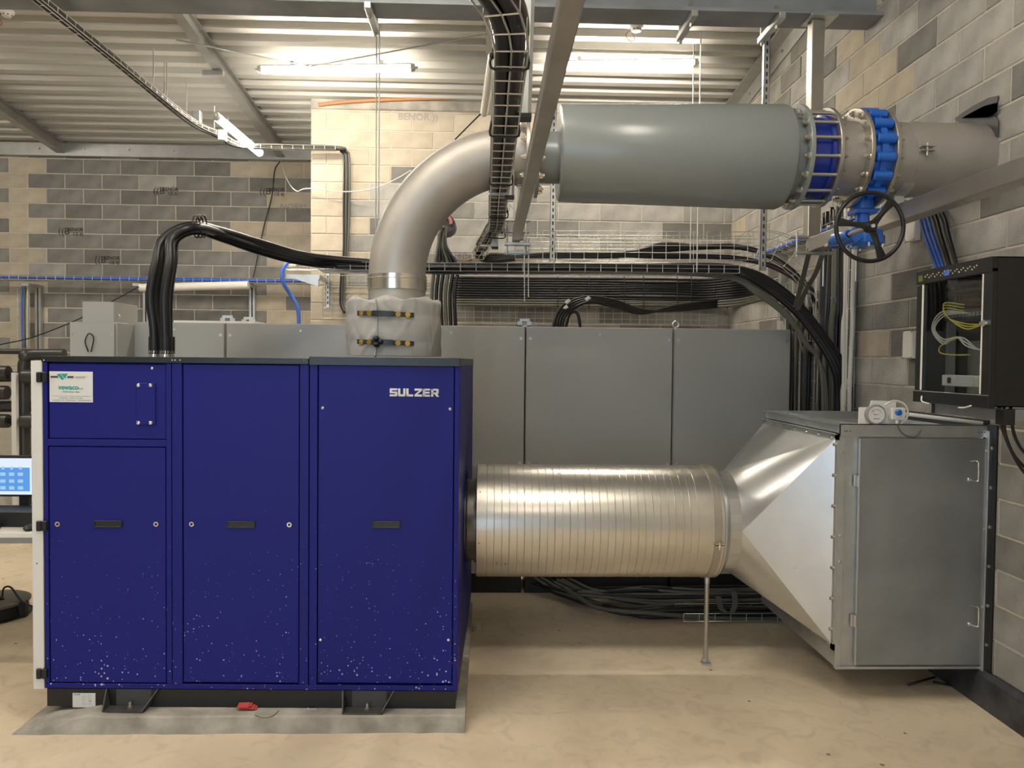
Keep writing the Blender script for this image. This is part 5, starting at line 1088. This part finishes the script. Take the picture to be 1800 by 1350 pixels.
for (a, b, c, d) in ((-hw_, -hw_+fw, 0.0, HR-0.04), (hw_-0.042, hw_, 0.02, HR-0.06)): box(bm, xf0, xf1, a, b, c, d, 0.002)
box(bm, xf0-0.004, xf1, -hw_, hw_, HR-0.055, HR-0.0, 0.002); box(bm, xf0-0.004, xf1, -hw_-0.002, hw_+0.004, -0.006, 0.042, 0.002)
dr = obj('door_frame', bm, 'black_paint', rk)
bm = NB(); box(bm, xf0+0.006, xf0+0.009, -hw_+fw, hw_-0.042, 0.042, HR-0.055); obj('glass_pane', bm, 'smoked_glass', dr)
bm = NB()
for y in (-hw_+fw+0.003, hw_-0.045): box(bm, xf0-0.001, xf0+0.004, y-0.003, y+0.003, 0.045, HR-0.058)
obj('bright_edge', bm, 'pvc_white', dr)
bm = NB(); z = HR*0.56; box(bm, xf0-0.006, xf0, -hw_+0.03, -hw_+fw+0.012, z-0.008, z+0.008, 0.002); cyl(bm, (xf0-0.014, -hw_+0.022, z), (xf0, -hw_+0.022, z), 0.012, 16); obj('lock', bm, 'chrome', dr, True)
# vent holes in the head strip
for i in range(26):
    bm = NB(); y = hw_-0.07-i*0.0135; zz = HR-0.028+0.007*math.sin(i*2.1); bmesh.ops.create_icosphere(bm, subdivisions=1, radius=0.004, matrix=Matrix.Translation((xf0-0.004, y, zz))); obj('vent_stud', bm, 'chrome', dr)
bm = NB(); box(bm, xf0-0.006, xf0-0.003, 0.01, 0.045, HR-0.04, HR-0.017); obj('badge', bm, 'cable_blue', dr)
bm = NB(); box(bm, xf0-0.006, xf0-0.003, hw_-0.05, hw_-0.02, HR-0.045, HR-0.02); obj('status_display', bm, 'glove_plant', dr)
# inside
bm = NB()
for y in (-hw_+0.06, hw_-0.06): box(bm, -dR+0.10, -dR+0.13, y-0.01, y+0.01, 0.01, HR-0.01)
obj('rack_rail', bm, 'galv', rk)
for z, m, lb in ((0.44, 'cable_grey', 'switch'), (0.395, 'cabinet_dark', 'patch'), (0.33, 'cabinet_dark', 'patch')):
    bm = NB(); box(bm, -dR+0.09, -dR+0.3, -hw_+0.05, hw_-0.05, z, z+0.042, 0.002); u_ = tag(obj('patch_panel', bm, m, None, False, rk.location), ('grey network switch at the top of the black rack', 'upper black patch panel inside the rack', 'lower black patch panel inside the rack')[(0.44, 0.395, 0.33).index(z)], 'network panel')
    b2 = NB()
    for k in range(16): box(b2, -dR+0.087, -dR+0.0905, -hw_+0.07+k*0.023, -hw_+0.085+k*0.023, z+0.012, z+0.028)
    obj('port', b2, 'galv' if z < 0.35 else 'rubber', u_)['kind'] = 'stuff'
bm = NB(); box(bm, -dR+0.045, -dR+0.085, -hw_+0.03, hw_-0.12, 0.065, 0.11, 0.003); ps = tag(obj('power_strip', bm, 'white_paint', None, False, rk.location), 'white power strip with three sockets at the bottom of the rack', 'power strip')
for k in range(3): bm = NB(); cyl(bm, (-dR+0.043, -hw_+0.075+k*0.048, 0.0875), (-dR+0.047, -hw_+0.075+k*0.048, 0.0875), 0.018, 20); obj('socket', bm, 'cable_white', ps, True)
bm = NB(); box(bm, -dR+0.038, -dR+0.046, 0.06, 0.078, 0.077, 0.1, 0.002); obj('switch', bm, 'rubber', ps)
bm = NB(); box(bm, -dR+0.2, -dR+0.204, -hw_+0.03, hw_-0.04, 0.02, 0.25); obj('blank_panel', bm, 'cabinet_grey', rk)['label'] = 'grey blanking panel behind the glass'
R0 = rk.location
def RK(x, y, z): return R0+Vector((-dR+x, y, z))
for i in range(3):
    cabl('network_cable', [RK(0.09, 0.06, 0.39-i*0.012), RK(0.05, 0.13, 0.40-i*0.01), RK(0.05, 0.10, 0.34), RK(0.05, -0.02, 0.31-i*0.01), RK(0.06, -0.12, 0.30), RK(0.09, -0.19, 0.27)], 0.0028, 'cable_yellow', 'yellow patch cord looping inside the rack', group='yellow patch cords')
for i in range(3):
    cabl('network_cable', [RK(0.09, 0.02, 0.355), RK(0.05, 0.12+i*0.012, 0.35+i*0.008), RK(0.04, 0.175+i*0.01, 0.30), RK(0.05, 0.13, 0.255-i*0.01), RK(0.05, 0.04, 0.26), RK(0.05, -0.02, 0.25-i*0.012), RK(0.07, -0.07, 0.21), RK(0.10, -0.13, 0.205)], 0.003, 'cable_white', 'white patch cord looping inside the rack', group='white patch cords')
cabl('network_cable', [RK(0.05, 0.02, 0.26), RK(0.05, 0.14, 0.23), RK(0.05, 0.15, 0.20), RK(0.05, 0.06, 0.19), RK(0.07, -0.02, 0.19)], 0.0028, 'cable_yellow', 'lowest yellow patch cord looping in front of the blanking panel')
cabl('network_cable', [RK(0.1, -0.10, 0.21), RK(0.09, -0.11, 0.12), RK(0.09, -0.10, 0.03)], 0.004, 'cable_black', 'black power lead hanging inside the rack')
# rails under the rack
t = thing('rack_bracket', 'grey steel support rails with black ends under the network rack', 'bracket', (XW, (ya+yb_)/2, rzb-0.03))
bm = NB(); box(bm, -dR+0.06, -dR+0.085, -hw_+0.02, hw_-0.05, -0.02, 0.022); box(bm, -dR+0.10, 0.0, -hw_+0.005, -hw_+0.045, -0.022, 0.022); obj('rail', bm, 'galv_door', t)
bm = NB(); box(bm, -dR+0.058, -dR+0.087, hw_-0.052, hw_-0.03, -0.022, 0.024); box(bm, -dR+0.058, -dR+0.1, -hw_+0.002, -hw_+0.047, -0.035, 0.02); obj('end_cap', bm, 'rubber', t)
for i, (a, b, c) in enumerate((((1757, 728), (1764, 760), (1790, 810)), ((1765, 728), (1769, 770), (1800, 830)), ((1777, 728), (1785, 770), (1810, 805)))):
    cabl('supply_cable', [P(a[0], 705, 2.85), P(a[0], a[1], 2.85), P(b[0], b[1], 2.87), P(c[0], c[1], 2.95), P(c[0]+60, c[1]+50, 3.1)], 0.006, 'cable_black', 'black cable hanging out under the network rack', group='cables under the rack')
cabl('loose_wire', [RK(-0.01, 0.17, 0.02), RK(-0.02, 0.15, 0.0), RK(-0.012, 0.11, -0.008)], 0.003, 'cable_white', 'short white wire end on the rack bottom edge, farther from the camera')
cabl('loose_wire', [RK(-0.008, -0.08, -0.012), RK(-0.012, -0.12, -0.01), RK(-0.01, -0.16, 0.0)], 0.003, 'cable_white', 'short white wire end on the rack bottom edge, nearer the camera')

# ------------------------------------------------------------------ back left: tray with blue cables, struts, wires
zt2 = P(270, 496, YL-0.2).z
wire_tray('cable_tray', [Vector((-6.8, YL-0.2, zt2)), Vector((XP-0.02, YL-0.2, zt2))], [(0, 0, 1)], 0.2, 0.05, 0.1, 'long wire tray with blue cables along the left back wall', nl=5, nh=1, k=1, r=0.003)
for i in range(6):
    cabl('data_cable', [Vector((-6.8, YL-0.28+i*0.02, zt2+0.02+(i % 3)*0.013)), Vector((-5, YL-0.28+i*0.02, zt2+0.03)), Vector((-3.5, YL-0.28+i*0.02, zt2+0.02+(i % 2)*0.02)), Vector((XP-0.02, YL-0.28+i*0.02, zt2+0.03))], 0.011, 'cable_blue' if i % 3 != 2 else 'cable_grey', 'blue data cable lying in the tray on the left back wall' if i % 3 != 2 else 'grey cable lying in the tray on the left back wall', group='blue cables on the left back wall' if i % 3 != 2 else 'grey cables on the left back wall')
bm = NB(); a, b = P(246, 506, 8.7), P(437, 501, 8.7); cyl(bm, a, b, 0.045, 16); tag(obj('plastic_tube', bm, 'pvc_white', None, True), 'long white plastic tube fixed under the tray on the left back wall', 'tube')
for px, lab in ((66, 'leftmost vertical galvanised strut on the back wall'), (256, 'vertical galvanised strut on the back wall beside the thick hoses'), (443, 'vertical galvanised strut on the back wall at the right end of the white tube')):
    pt = P(px, 506, YL-0.06); bm = NB(); 
    for s in (-1, 1): box(bm, pt.x+s*0.02-0.012, pt.x+s*0.02+0.012, YL-0.06, YL-0.01, 0.6 if px < 100 else 1.7, pt.z)
    box(bm, pt.x-0.04, pt.x+0.04, YL-0.3, YL-0.01, pt.z, pt.z+0.03); tag(obj('wall_strut', bm, 'galv'), lab, 'strut', 'wall struts on the left back wall')
wire_tray('cable_tray', [P(43, 506, YL-0.12), P(43, 612, YL-0.12)], [(0, -1, 0)], 0.11, 0.04, 0.1, 'short vertical wire tray with blue cables at the far left', nl=4, nh=1, k=1, r=0.003)
for i in range(3): cabl('data_cable', [P(39+i*5, 503, YL-0.14), P(38+i*5, 550, YL-0.13), P(40+i*4, 612, YL-0.13)], 0.010, ('cable_blue', 'cable_grey', 'cable_white')[i], ('blue', 'grey', 'white')[i]+' cable in the short vertical tray at the far left')
cabl('thin_wire', [P(0, 606, 8.6), P(60, 592, 8.6), P(140, 560, 8.6), P(200, 528, 8.6), P(244, 504, 8.65)], 0.006, 'cable_black', 'thin black wire rising from the left edge to the white plastic tube')
cabl('thin_wire', [P(492, 284, 8.9), P(483, 300, 8.95), P(478, 345, 9.0), P(466, 390, 9.02), P(457, 430, 9.0), P(447, 480, 8.95), P(440, 500, 8.9)], 0.007, 'cable_black', 'thin black wire hanging down the back wall left of the pier')
cabl('thin_wire', [P(494, 284, 8.8), P(500, 305, 8.6), P(510, 325, 8.3), P(522, 336, 7.9), P(535, 332, 7.72), P(560, 332, 7.7), P(600, 337, 7.68), P(650, 333, 7.6), P(690, 318, 7.4), P(722, 300, 7.0)], 0.0055, 'cable_white', 'thin pale wire sagging from the joist across the pier towards the elbow')
cabl('thin_wire', [P(845, 200, 6.45), P(830, 215, 6.4), P(800, 245, 6.3)], 0.006, 'cable_black', 'short black lead hanging from the unlit lamp')
# blue cable hose and bracket at the pier's left edge
cabl('blue_cable_bundle', [P(545, 461, 7.5), P(520, 459, 7.4), P(505, 462, 7.3), P(496, 478, 7.25), P(498, 497, 7.25), P(512, 520, 7.3), P(523, 540, 7.3), P(526, 575, 7.3)], 0.018, 'cable_blue', 'bright blue cable bundle dropping in an S curve left of the pier', n=10)
wire_tray('cable_tray', [P(505, 474, 7.35), P(600, 476, 7.35)], [(0, 0, 1)], 0.12, 0.04, 0.1, 'short wire tray at the left edge of the pier holding the blue bundle', nl=4, nh=1, k=1, r=0.003)
bm = NB(); a = P(500, 484, 7.3); b = P(556, 484, 7.3); box(bm, a.x, b.x, 7.3, 7.34, a.z-0.03, a.z+0.01); prism(bm, [(b.x-0.2, a.z-0.03), (b.x+0.02, a.z-0.03), (b.x+0.02, a.z-0.1)], 7.3, 7.33); box(bm, b.x, b.x+0.03, 7.3, YB, a.z-0.03, a.z+0.01)
tag(obj('wall_bracket', bm, 'galv'), 'galvanised cantilever bracket at the left edge of the pier', 'bracket')
slotted_post(576, 540, YB-0.08, P(576, 467, YB-0.08).z, 'short slotted strut on the pier wall left of the jacket', 0.035)

# ------------------------------------------------------------------ left edge: pipework, desk, monitor, reel
def pipe(name, pts, r, label, m='pvc_dark', cat='pipe', k=1, joints=()):
    c = Vector(pts[0]); t = thing(name, label, cat, c); bm = NB(); tube(bm, [Vector(p)-c for p in pts], r, 20, k); obj('pipe', bm, m, t, True)
    for i in joints:
        p = Vector(pts[i])-c; bm = NB(); bmesh.ops.create_uvsphere(bm, u_segments=16, v_segments=10, radius=r*1.25, matrix=Matrix.Translation(p)); obj('elbow_joint', bm, m, t, True)
YQ = 7.05
pipe('waste_pipe', [P(113, 623, YQ), P(60, 623, YQ), P(46, 626, YQ), P(42, 640, YQ), Vector((P(43, 800, YQ).x, YQ, 0.0))], 0.05, 'fat dark plastic pipe bending down beside the white edge of the blower', joints=(2,))
pipe('waste_pipe', [P(-120, 617, 7.6), P(60, 618, 7.6)], 0.026, 'thin black pipe running level at the far left under the wire tray')
for py, r, lab in ((664, 0.045, 'upper fat level pipe at the left edge'), (716, 0.05, 'middle fat level pipe at the left edge'), (742, 0.024, 'lower thin level pipe at the left edge')):
    pipe('level_pipe', [P(-140, py, 7.1), P(70, py-2, 7.1)], r, lab)
bm = NB(); box(bm, P(20, 700, 6.92).x, P(28, 700, 6.92).x, 6.92, 6.96, 0.0, P(24, 655, 6.92).z); tag(obj('pipe_stand', bm, 'white_paint'), 'pale upright steel stand in front of the dark pipes at the left edge', 'stand')
for j, (px, py) in enumerate(((5, 655), (3, 690), (50, 740), (5, 740), (52, 662))):
    bm = NB(); p = P(px, py, 7.05 if px < 20 else 6.98); lathe(bm, [(-0.05, 0.0), (-0.05, 0.06), (-0.03, 0.062), (0.03, 0.062), (0.05, 0.06), (0.05, 0)], 'x', p, 16); tag(obj('pipe_coupling', bm, 'pvc_dark', None, True), 'dark pipe coupling in the pipework at the left edge', 'coupling', 'pipe couplings at the left edge')
bm = NB(); p = P(55, 830, 6.9); box(bm, -6.8, -3.3, 7.2, 7.5, 0.0, 0.55, 0.01); tag(obj('concrete_upstand', bm, 'concrete'), 'low concrete upstand under the dark pipework at the far left', 'upstand')
# desk
YD = 4.0; zd = P(30, 936, YD).z
t = thing('desk', 'pale desk at the left edge carrying the monitor', 'desk', (-3.2, YD, 0))
bm = NB(); box(bm, -1.0, 1.06, 0, 0.75, zd-0.028, zd, 0.003); obj('desk_top', bm, 'pvc_white', t)
bm = NB(); box(bm, -1.0, 1.05, 0.06, 0.09, zd-0.07, zd-0.028); obj('rail', bm, 'cabinet_grey', t)
for x in (-0.97, 1.0):
    for y in (0.05, 0.68): bm = NB(); box(bm, x, x+0.04, y, y+0.04, 0, zd-0.028); obj('leg', bm, 'cabinet_grey', t)
ms = YD+0.32; mzt = P(20, 801, ms).z; mzb = P(20, 873, ms).z; mx1 = P(64, 830, ms).x; mx0 = mx1-0.50
mo = thing('monitor', 'flat monitor showing a blue process diagram, on the desk at the left edge', 'monitor', ((mx0+mx1)/2, ms, zd)); hwm = (mx1-mx0)/2; zb_, zt_ = mzb-zd, mzt-zd
bm = NB(); box(bm, -hwm, hwm, 0, 0.03, zb_, zt_, 0.004); obj('casing', bm, 'black_paint', mo)
bm = NB(); box(bm, -hwm+0.012, hwm-0.012, -0.001, 0.002, zb_+0.012, zt_-0.014); scn = obj('screen', bm, 'screen_white', mo)
bm = NB(); box(bm, -hwm+0.02, hwm-0.035, -0.0018, 0.0, zb_+0.03, zt_-0.065); obj('diagram_area', bm, 'screen_blue', scn)
bm = NB()
for i in range(9):
    x = -hwm+0.04+i*0.047
    box(bm, x-0.008, x+0.008, -0.0026, -0.001, zt_-0.075, zt_-0.06)
    for z in (zt_-0.10, zt_-0.138, zt_-0.175): box(bm, x-0.015, x+0.013, -0.0026, -0.001, z-0.010, z+0.008)
obj('icons', bm, 'screen_pale', scn)
bm = NB(); box(bm, hwm-0.10, hwm-0.05, 0.01, 0.03, 0.01, zb_+0.02); box(bm, -0.12+0.05, 0.14+0.05, -0.04, 0.16, 0, 0.012, 0.003); obj('stand', bm, 'black_paint', mo)
bm = NB(); box(bm, P(0, 900, YD+0.1).x-0.2, P(58, 905, YD+0.1).x+0.05, YD+0.12, YD+0.30, zd, P(30, 897, YD+0.15).z, 0.006); tag(obj('docking_unit', bm, 'black_paint'), 'flat black device under the monitor on the desk', 'device')
bm = NB(); box(bm, -2.85, -2.52, YD+0.02, YD+0.11, zd, zd+0.018, 0.004); tag(obj('keyboard', bm, 'rubber'), 'black keyboard at the front edge of the desk', 'keyboard')
bm = NB(); bmesh.ops.create_uvsphere(bm, u_segments=16, v_segments=8, radius=1, matrix=Matrix.Translation((P(54, 928, YD+0.06).x, YD+0.06, zd+0.012)) @ Matrix.Diagonal((0.03, 0.045, 0.018, 1))); tag(obj('mouse', bm, 'rubber', None, True), 'black mouse beside the white edge of the blower', 'mouse')
# cable reel lying on the floor
rc = PZ(-8, 1055, 0.0); rc = Vector((P(51, 1050, 5.0).x-0.235, 5.0, 0))
t = thing('cable_reel', 'black and blue cable reel lying flat on the floor at the left edge', 'cable reel', rc)
bm = NB(); lathe(bm, [(0.0, 0.0), (0.0, 0.215), (0.012, 0.225), (0.02, 0.21), (0.095, 0.20), (0.095, 0)], 'z', (0, 0, 0), 40); obj('drum', bm, 'rubber', t, True)
bm = NB(); lathe(bm, [(0.085, 0.10), (0.085, 0.215), (0.1, 0.218), (0.108, 0.2), (0.112, 0.05), (0.112, 0)], 'z', (0, 0, 0), 40); obj('top_disc', bm, 'cable_grey', t, True)
bm = NB(); tube(bm, [(-0.06, -0.03, 0.112), (-0.03, -0.05, 0.13), (0.05, -0.05, 0.13), (0.09, -0.02, 0.112)], 0.011, 8); obj('handle', bm, 'rubber', t, True)
bm = NB(); box(bm, 0.19, 0.235, -0.05, 0.0, 0.0, 0.10, 0.006); obj('foot', bm, 'rubber', t)
cabl('reel_lead', [rc+Vector((0.08, -0.02, 0.115)), rc+Vector((0.09, -0.02, 0.18)), rc+Vector((0.14, -0.03, 0.19)), rc+Vector((0.2, -0.04, 0.12)), rc+Vector((0.26, -0.05, 0.085)), rc+Vector((0.4, 0.0, 0.01)), rc+Vector((0.62, 0.1, 0.008))], 0.006, 'cable_black', 'black lead curling off the cable reel towards the plinth')
bm = NB(); g0 = PZ(36, 1082, 0)
for k in range(9):
    a = random.uniform(0, 2*PI); l = random.uniform(0.02, 0.05); tube(bm, [g0, g0+Vector((math.cos(a)*l*0.5, math.sin(a)*l*0.5, l*0.5)), g0+Vector((math.cos(a)*l, math.sin(a)*l, l*0.35))], 0.0025, 4, 3)
tag(obj('weed_tuft', bm, 'glove_plant'), 'small dry green tuft on the floor left of the plinth', 'plant tuft')

# ------------------------------------------------------------------ floor cables under the cabinets
rn = random.Random(11)
for i in range(16):
    f = i/15; y = 4.92+f*0.45; x0_ = P(950+rn.uniform(-10, 60), 1050, y).x
    m = rn.choice(['cable_black', 'cable_grey', 'cable_black'])
    pts_ = [(x0_, 5.40, 0.10+rn.uniform(0, 0.04)), (x0_+0.2, 5.25, 0.05+0.04*f)] + [(x0_+q, y+rn.uniform(-0.04, 0.04), 0.012+f*0.07+rn.uniform(0, 0.015)) for q in (0.55, 0.9, 1.3, 1.7)] + [(2.3, y+0.1, 0.02+f*0.07)]
    cabl('floor_cable', pts_, 0.011, m, 'dark cable in the untidy bunch on the floor under the cabinets', group='cables on the floor under the cabinets')
cabl('floor_cable', [P(992, 1033, 5.2), P(1015, 1048, 5.05), P(1050, 1068, 4.95), P(1120, 1076, 4.88), (1.6, 4.88, 0.02), (2.3, 4.9, 0.02)], 0.014, 'cable_grey', 'lighter grey cable curving along the front of the floor bunch')
wire_tray('cable_tray', [Vector((1.25, 4.95, 0.012)), Vector((2.36, 4.97, 0.012))], [(0, 0, 1)], 0.2, 0.05, 0.1, 'wire tray on the floor under the cone, full of cables', nl=4, nh=1, k=1)
bm = NB(); pts_ = [P(1262, 1048, 4.9), P(1268, 1070, 4.85), P(1284, 1078, 4.85), P(1292, 1062, 4.85), P(1290, 1040, 4.9)]; pr = None
for p in smooth_pts(pts_, 5):
    q = [bm.verts.new(p+Vector((s*0.018, d, 0))) for s, d in ((-1, 0), (1, 0), (1, 0.003), (-1, 0.003))]
    if pr:
        for l in range(4): bm.faces.new((pr[l], pr[(l+1)%4], q[(l+1)%4], q[l]))
    pr = q
tag(obj('webbing_loop', bm, 'cable_grey'), 'loop of grey webbing hanging behind the thin support leg', 'strap')

# ------------------------------------------------------------------ small things
for (px, py, Y, lab) in ((12, 74, 6.3, 'round white smoke detector on the ceiling at the far left'), (1119, 50, 6.3, 'round white smoke detector on the ceiling above the silencer')):
    p = P(px, py, Y); z = zc(Y); t = thing('smoke_detector', lab, 'smoke detector', (p.x, Y, z), 0, 'smoke detectors')
    bm = NB(); lathe(bm, [(0, 0.0), (0, 0.055), (-0.018, 0.055), (-0.03, 0.04), (-0.045, 0.035), (-0.05, 0.0)], 'z', (0, 0, 0), 24); obj('body', bm, 'white_paint', t, True)
    bm = NB()
    for k in range(8): a = k*PI/4; box(bm, 0.037*math.cos(a)-0.005, 0.037*math.cos(a)+0.005, 0.037*math.sin(a)-0.005, 0.037*math.sin(a)+0.005, -0.040, -0.034)
    obj('vent_slot', bm, 'rubber', t)
    bm = NB(); tube(bm, [(-0.04, 0, -0.01), (-0.06, -0.02, -0.05), (-0.09, -0.03, -0.09), (-0.06, -0.04, -0.14), (-0.02, -0.03, -0.12), (-0.04, -0.02, -0.07)], 0.0035, 6); obj('wire_loop', bm, 'orange', t)
p = PZ(435, 1246, 0.075); bm = NB()
for k in range(5): obox(bm, p+Vector((random.uniform(-0.025, 0.025), random.uniform(-0.01, 0.01), 0.006+k*0.003)), (1, random.uniform(-0.4, 0.4), random.uniform(-0.3, 0.3)), (0, 1, 0.2), (0, -0.2, 1), 0.05, 0.04, 0.003)
tag(obj('red_rag', bm, 'red_print'), 'crumpled red scrap on the plinth edge', 'rag')
cabl('wire_scrap', [PZ(448, 1257, 0.075), PZ(465, 1262, 0.075), PZ(480, 1258, 0.075), PZ(490, 1249, 0.075)], 0.0018, 'cable_grey', 'thin curved wire scrap beside the red scrap on the plinth')
a = PZ(541, 1246, 0.075); b = PZ(556, 1247, 0.075); bm = NB(); cyl(bm, a, b, 0.0035, 8); cyl(bm, a, a+Vector((0.004, 0, 0)), 0.007, 6); tag(obj('loose_bolt', bm, 'bolt'), 'loose bolt lying on the plinth in front of the base frame', 'bolt')
p = PZ(838, 1107, 0); bm = NB(); box(bm, p.x-0.02, p.x+0.035, p.y-0.03, p.y+0.03, 0.0, 0.006); box(bm, p.x-0.02, p.x-0.014, p.y-0.03, p.y+0.03, 0, 0.05); box(bm, p.x+0.0, p.x+0.03, p.y-0.004, p.y+0.004, 0.006, 0.045); tag(obj('floor_bracket', bm, 'galv'), 'small galvanised angle bracket on the floor right of the plinth', 'bracket')
a = PZ(1596, 1207, 0); b = PZ(1640, 1201, 0); cabl('black_rod', [a+Vector((0, 0, 0.01)), b+Vector((0, 0, 0.03)), PZ(1645, 1190, 0.02)], 0.006, 'cable_black', 'short black stick on the floor under the filter box', 'stick', k=1)
a = PZ(1640, 1203, 0.0); cabl('black_rod', [a+Vector((0, 0, 0.015)), PZ(1672, 1208, 0.0)+Vector((0, 0, 0.01))], 0.006, 'cable_black', 'second black stick on the floor against the skirting', 'stick', k=1)

# ------------------------------------------------------------------ loose pieces of one part become parts of their own
def split(o):
    me = o.data; b = bmesh.new(); b.from_mesh(me); seen = set(); isl = []
    for v in b.verts:
        if v.index in seen: continue
        st = [v]; seen.add(v.index); cur = []
        while st:
            q = st.pop(); cur.append(q.index)
            for e in q.link_edges:
                w_ = e.other_vert(q)
                if w_.index not in seen: seen.add(w_.index); st.append(w_)
        isl.append(set(cur))
    if len(isl) < 2: b.free(); return
    for i, I in enumerate(isl):
        c = b.copy(); c.verts.ensure_lookup_table(); bmesh.ops.delete(c, geom=[v for v in c.verts if v.index not in I], context='VERTS')
        m2 = bpy.data.meshes.new(me.name); c.to_mesh(m2); c.free()
        for m in me.materials: m2.materials.append(m)
        if i == 0: o.data = m2
        else:
            n = o.copy(); n.data = m2; COL.objects.link(n)
    b.free()
for o in list(COL.objects):
    if o.type != 'MESH' or o.get('kind'): continue
    nm = o.name.split('.')[0]
    if nm in ('slots', 'icons', 'small_print', 'dial_marks', 'port', 'vent_slot', 'block_print'): o['kind'] = 'stuff'
    elif o.parent and nm in ('threaded_rod', 'logo_bar', 'clamp_bolt', 'clamp_rail', 'bright_edge', 'rack_rail', 'screw', 'end_cap', 'bolt', 'rail', 'housing_panel') and len(o.data.vertices) < 400: 
        if nm == 'end_cap' and o.parent.get('category') != 'bracket': continue
        if nm == 'bolt' and o.parent.get('category') != 'valve': continue
        if nm == 'threaded_rod' and o.parent.get('category') == 'valve': continue
        split(o)
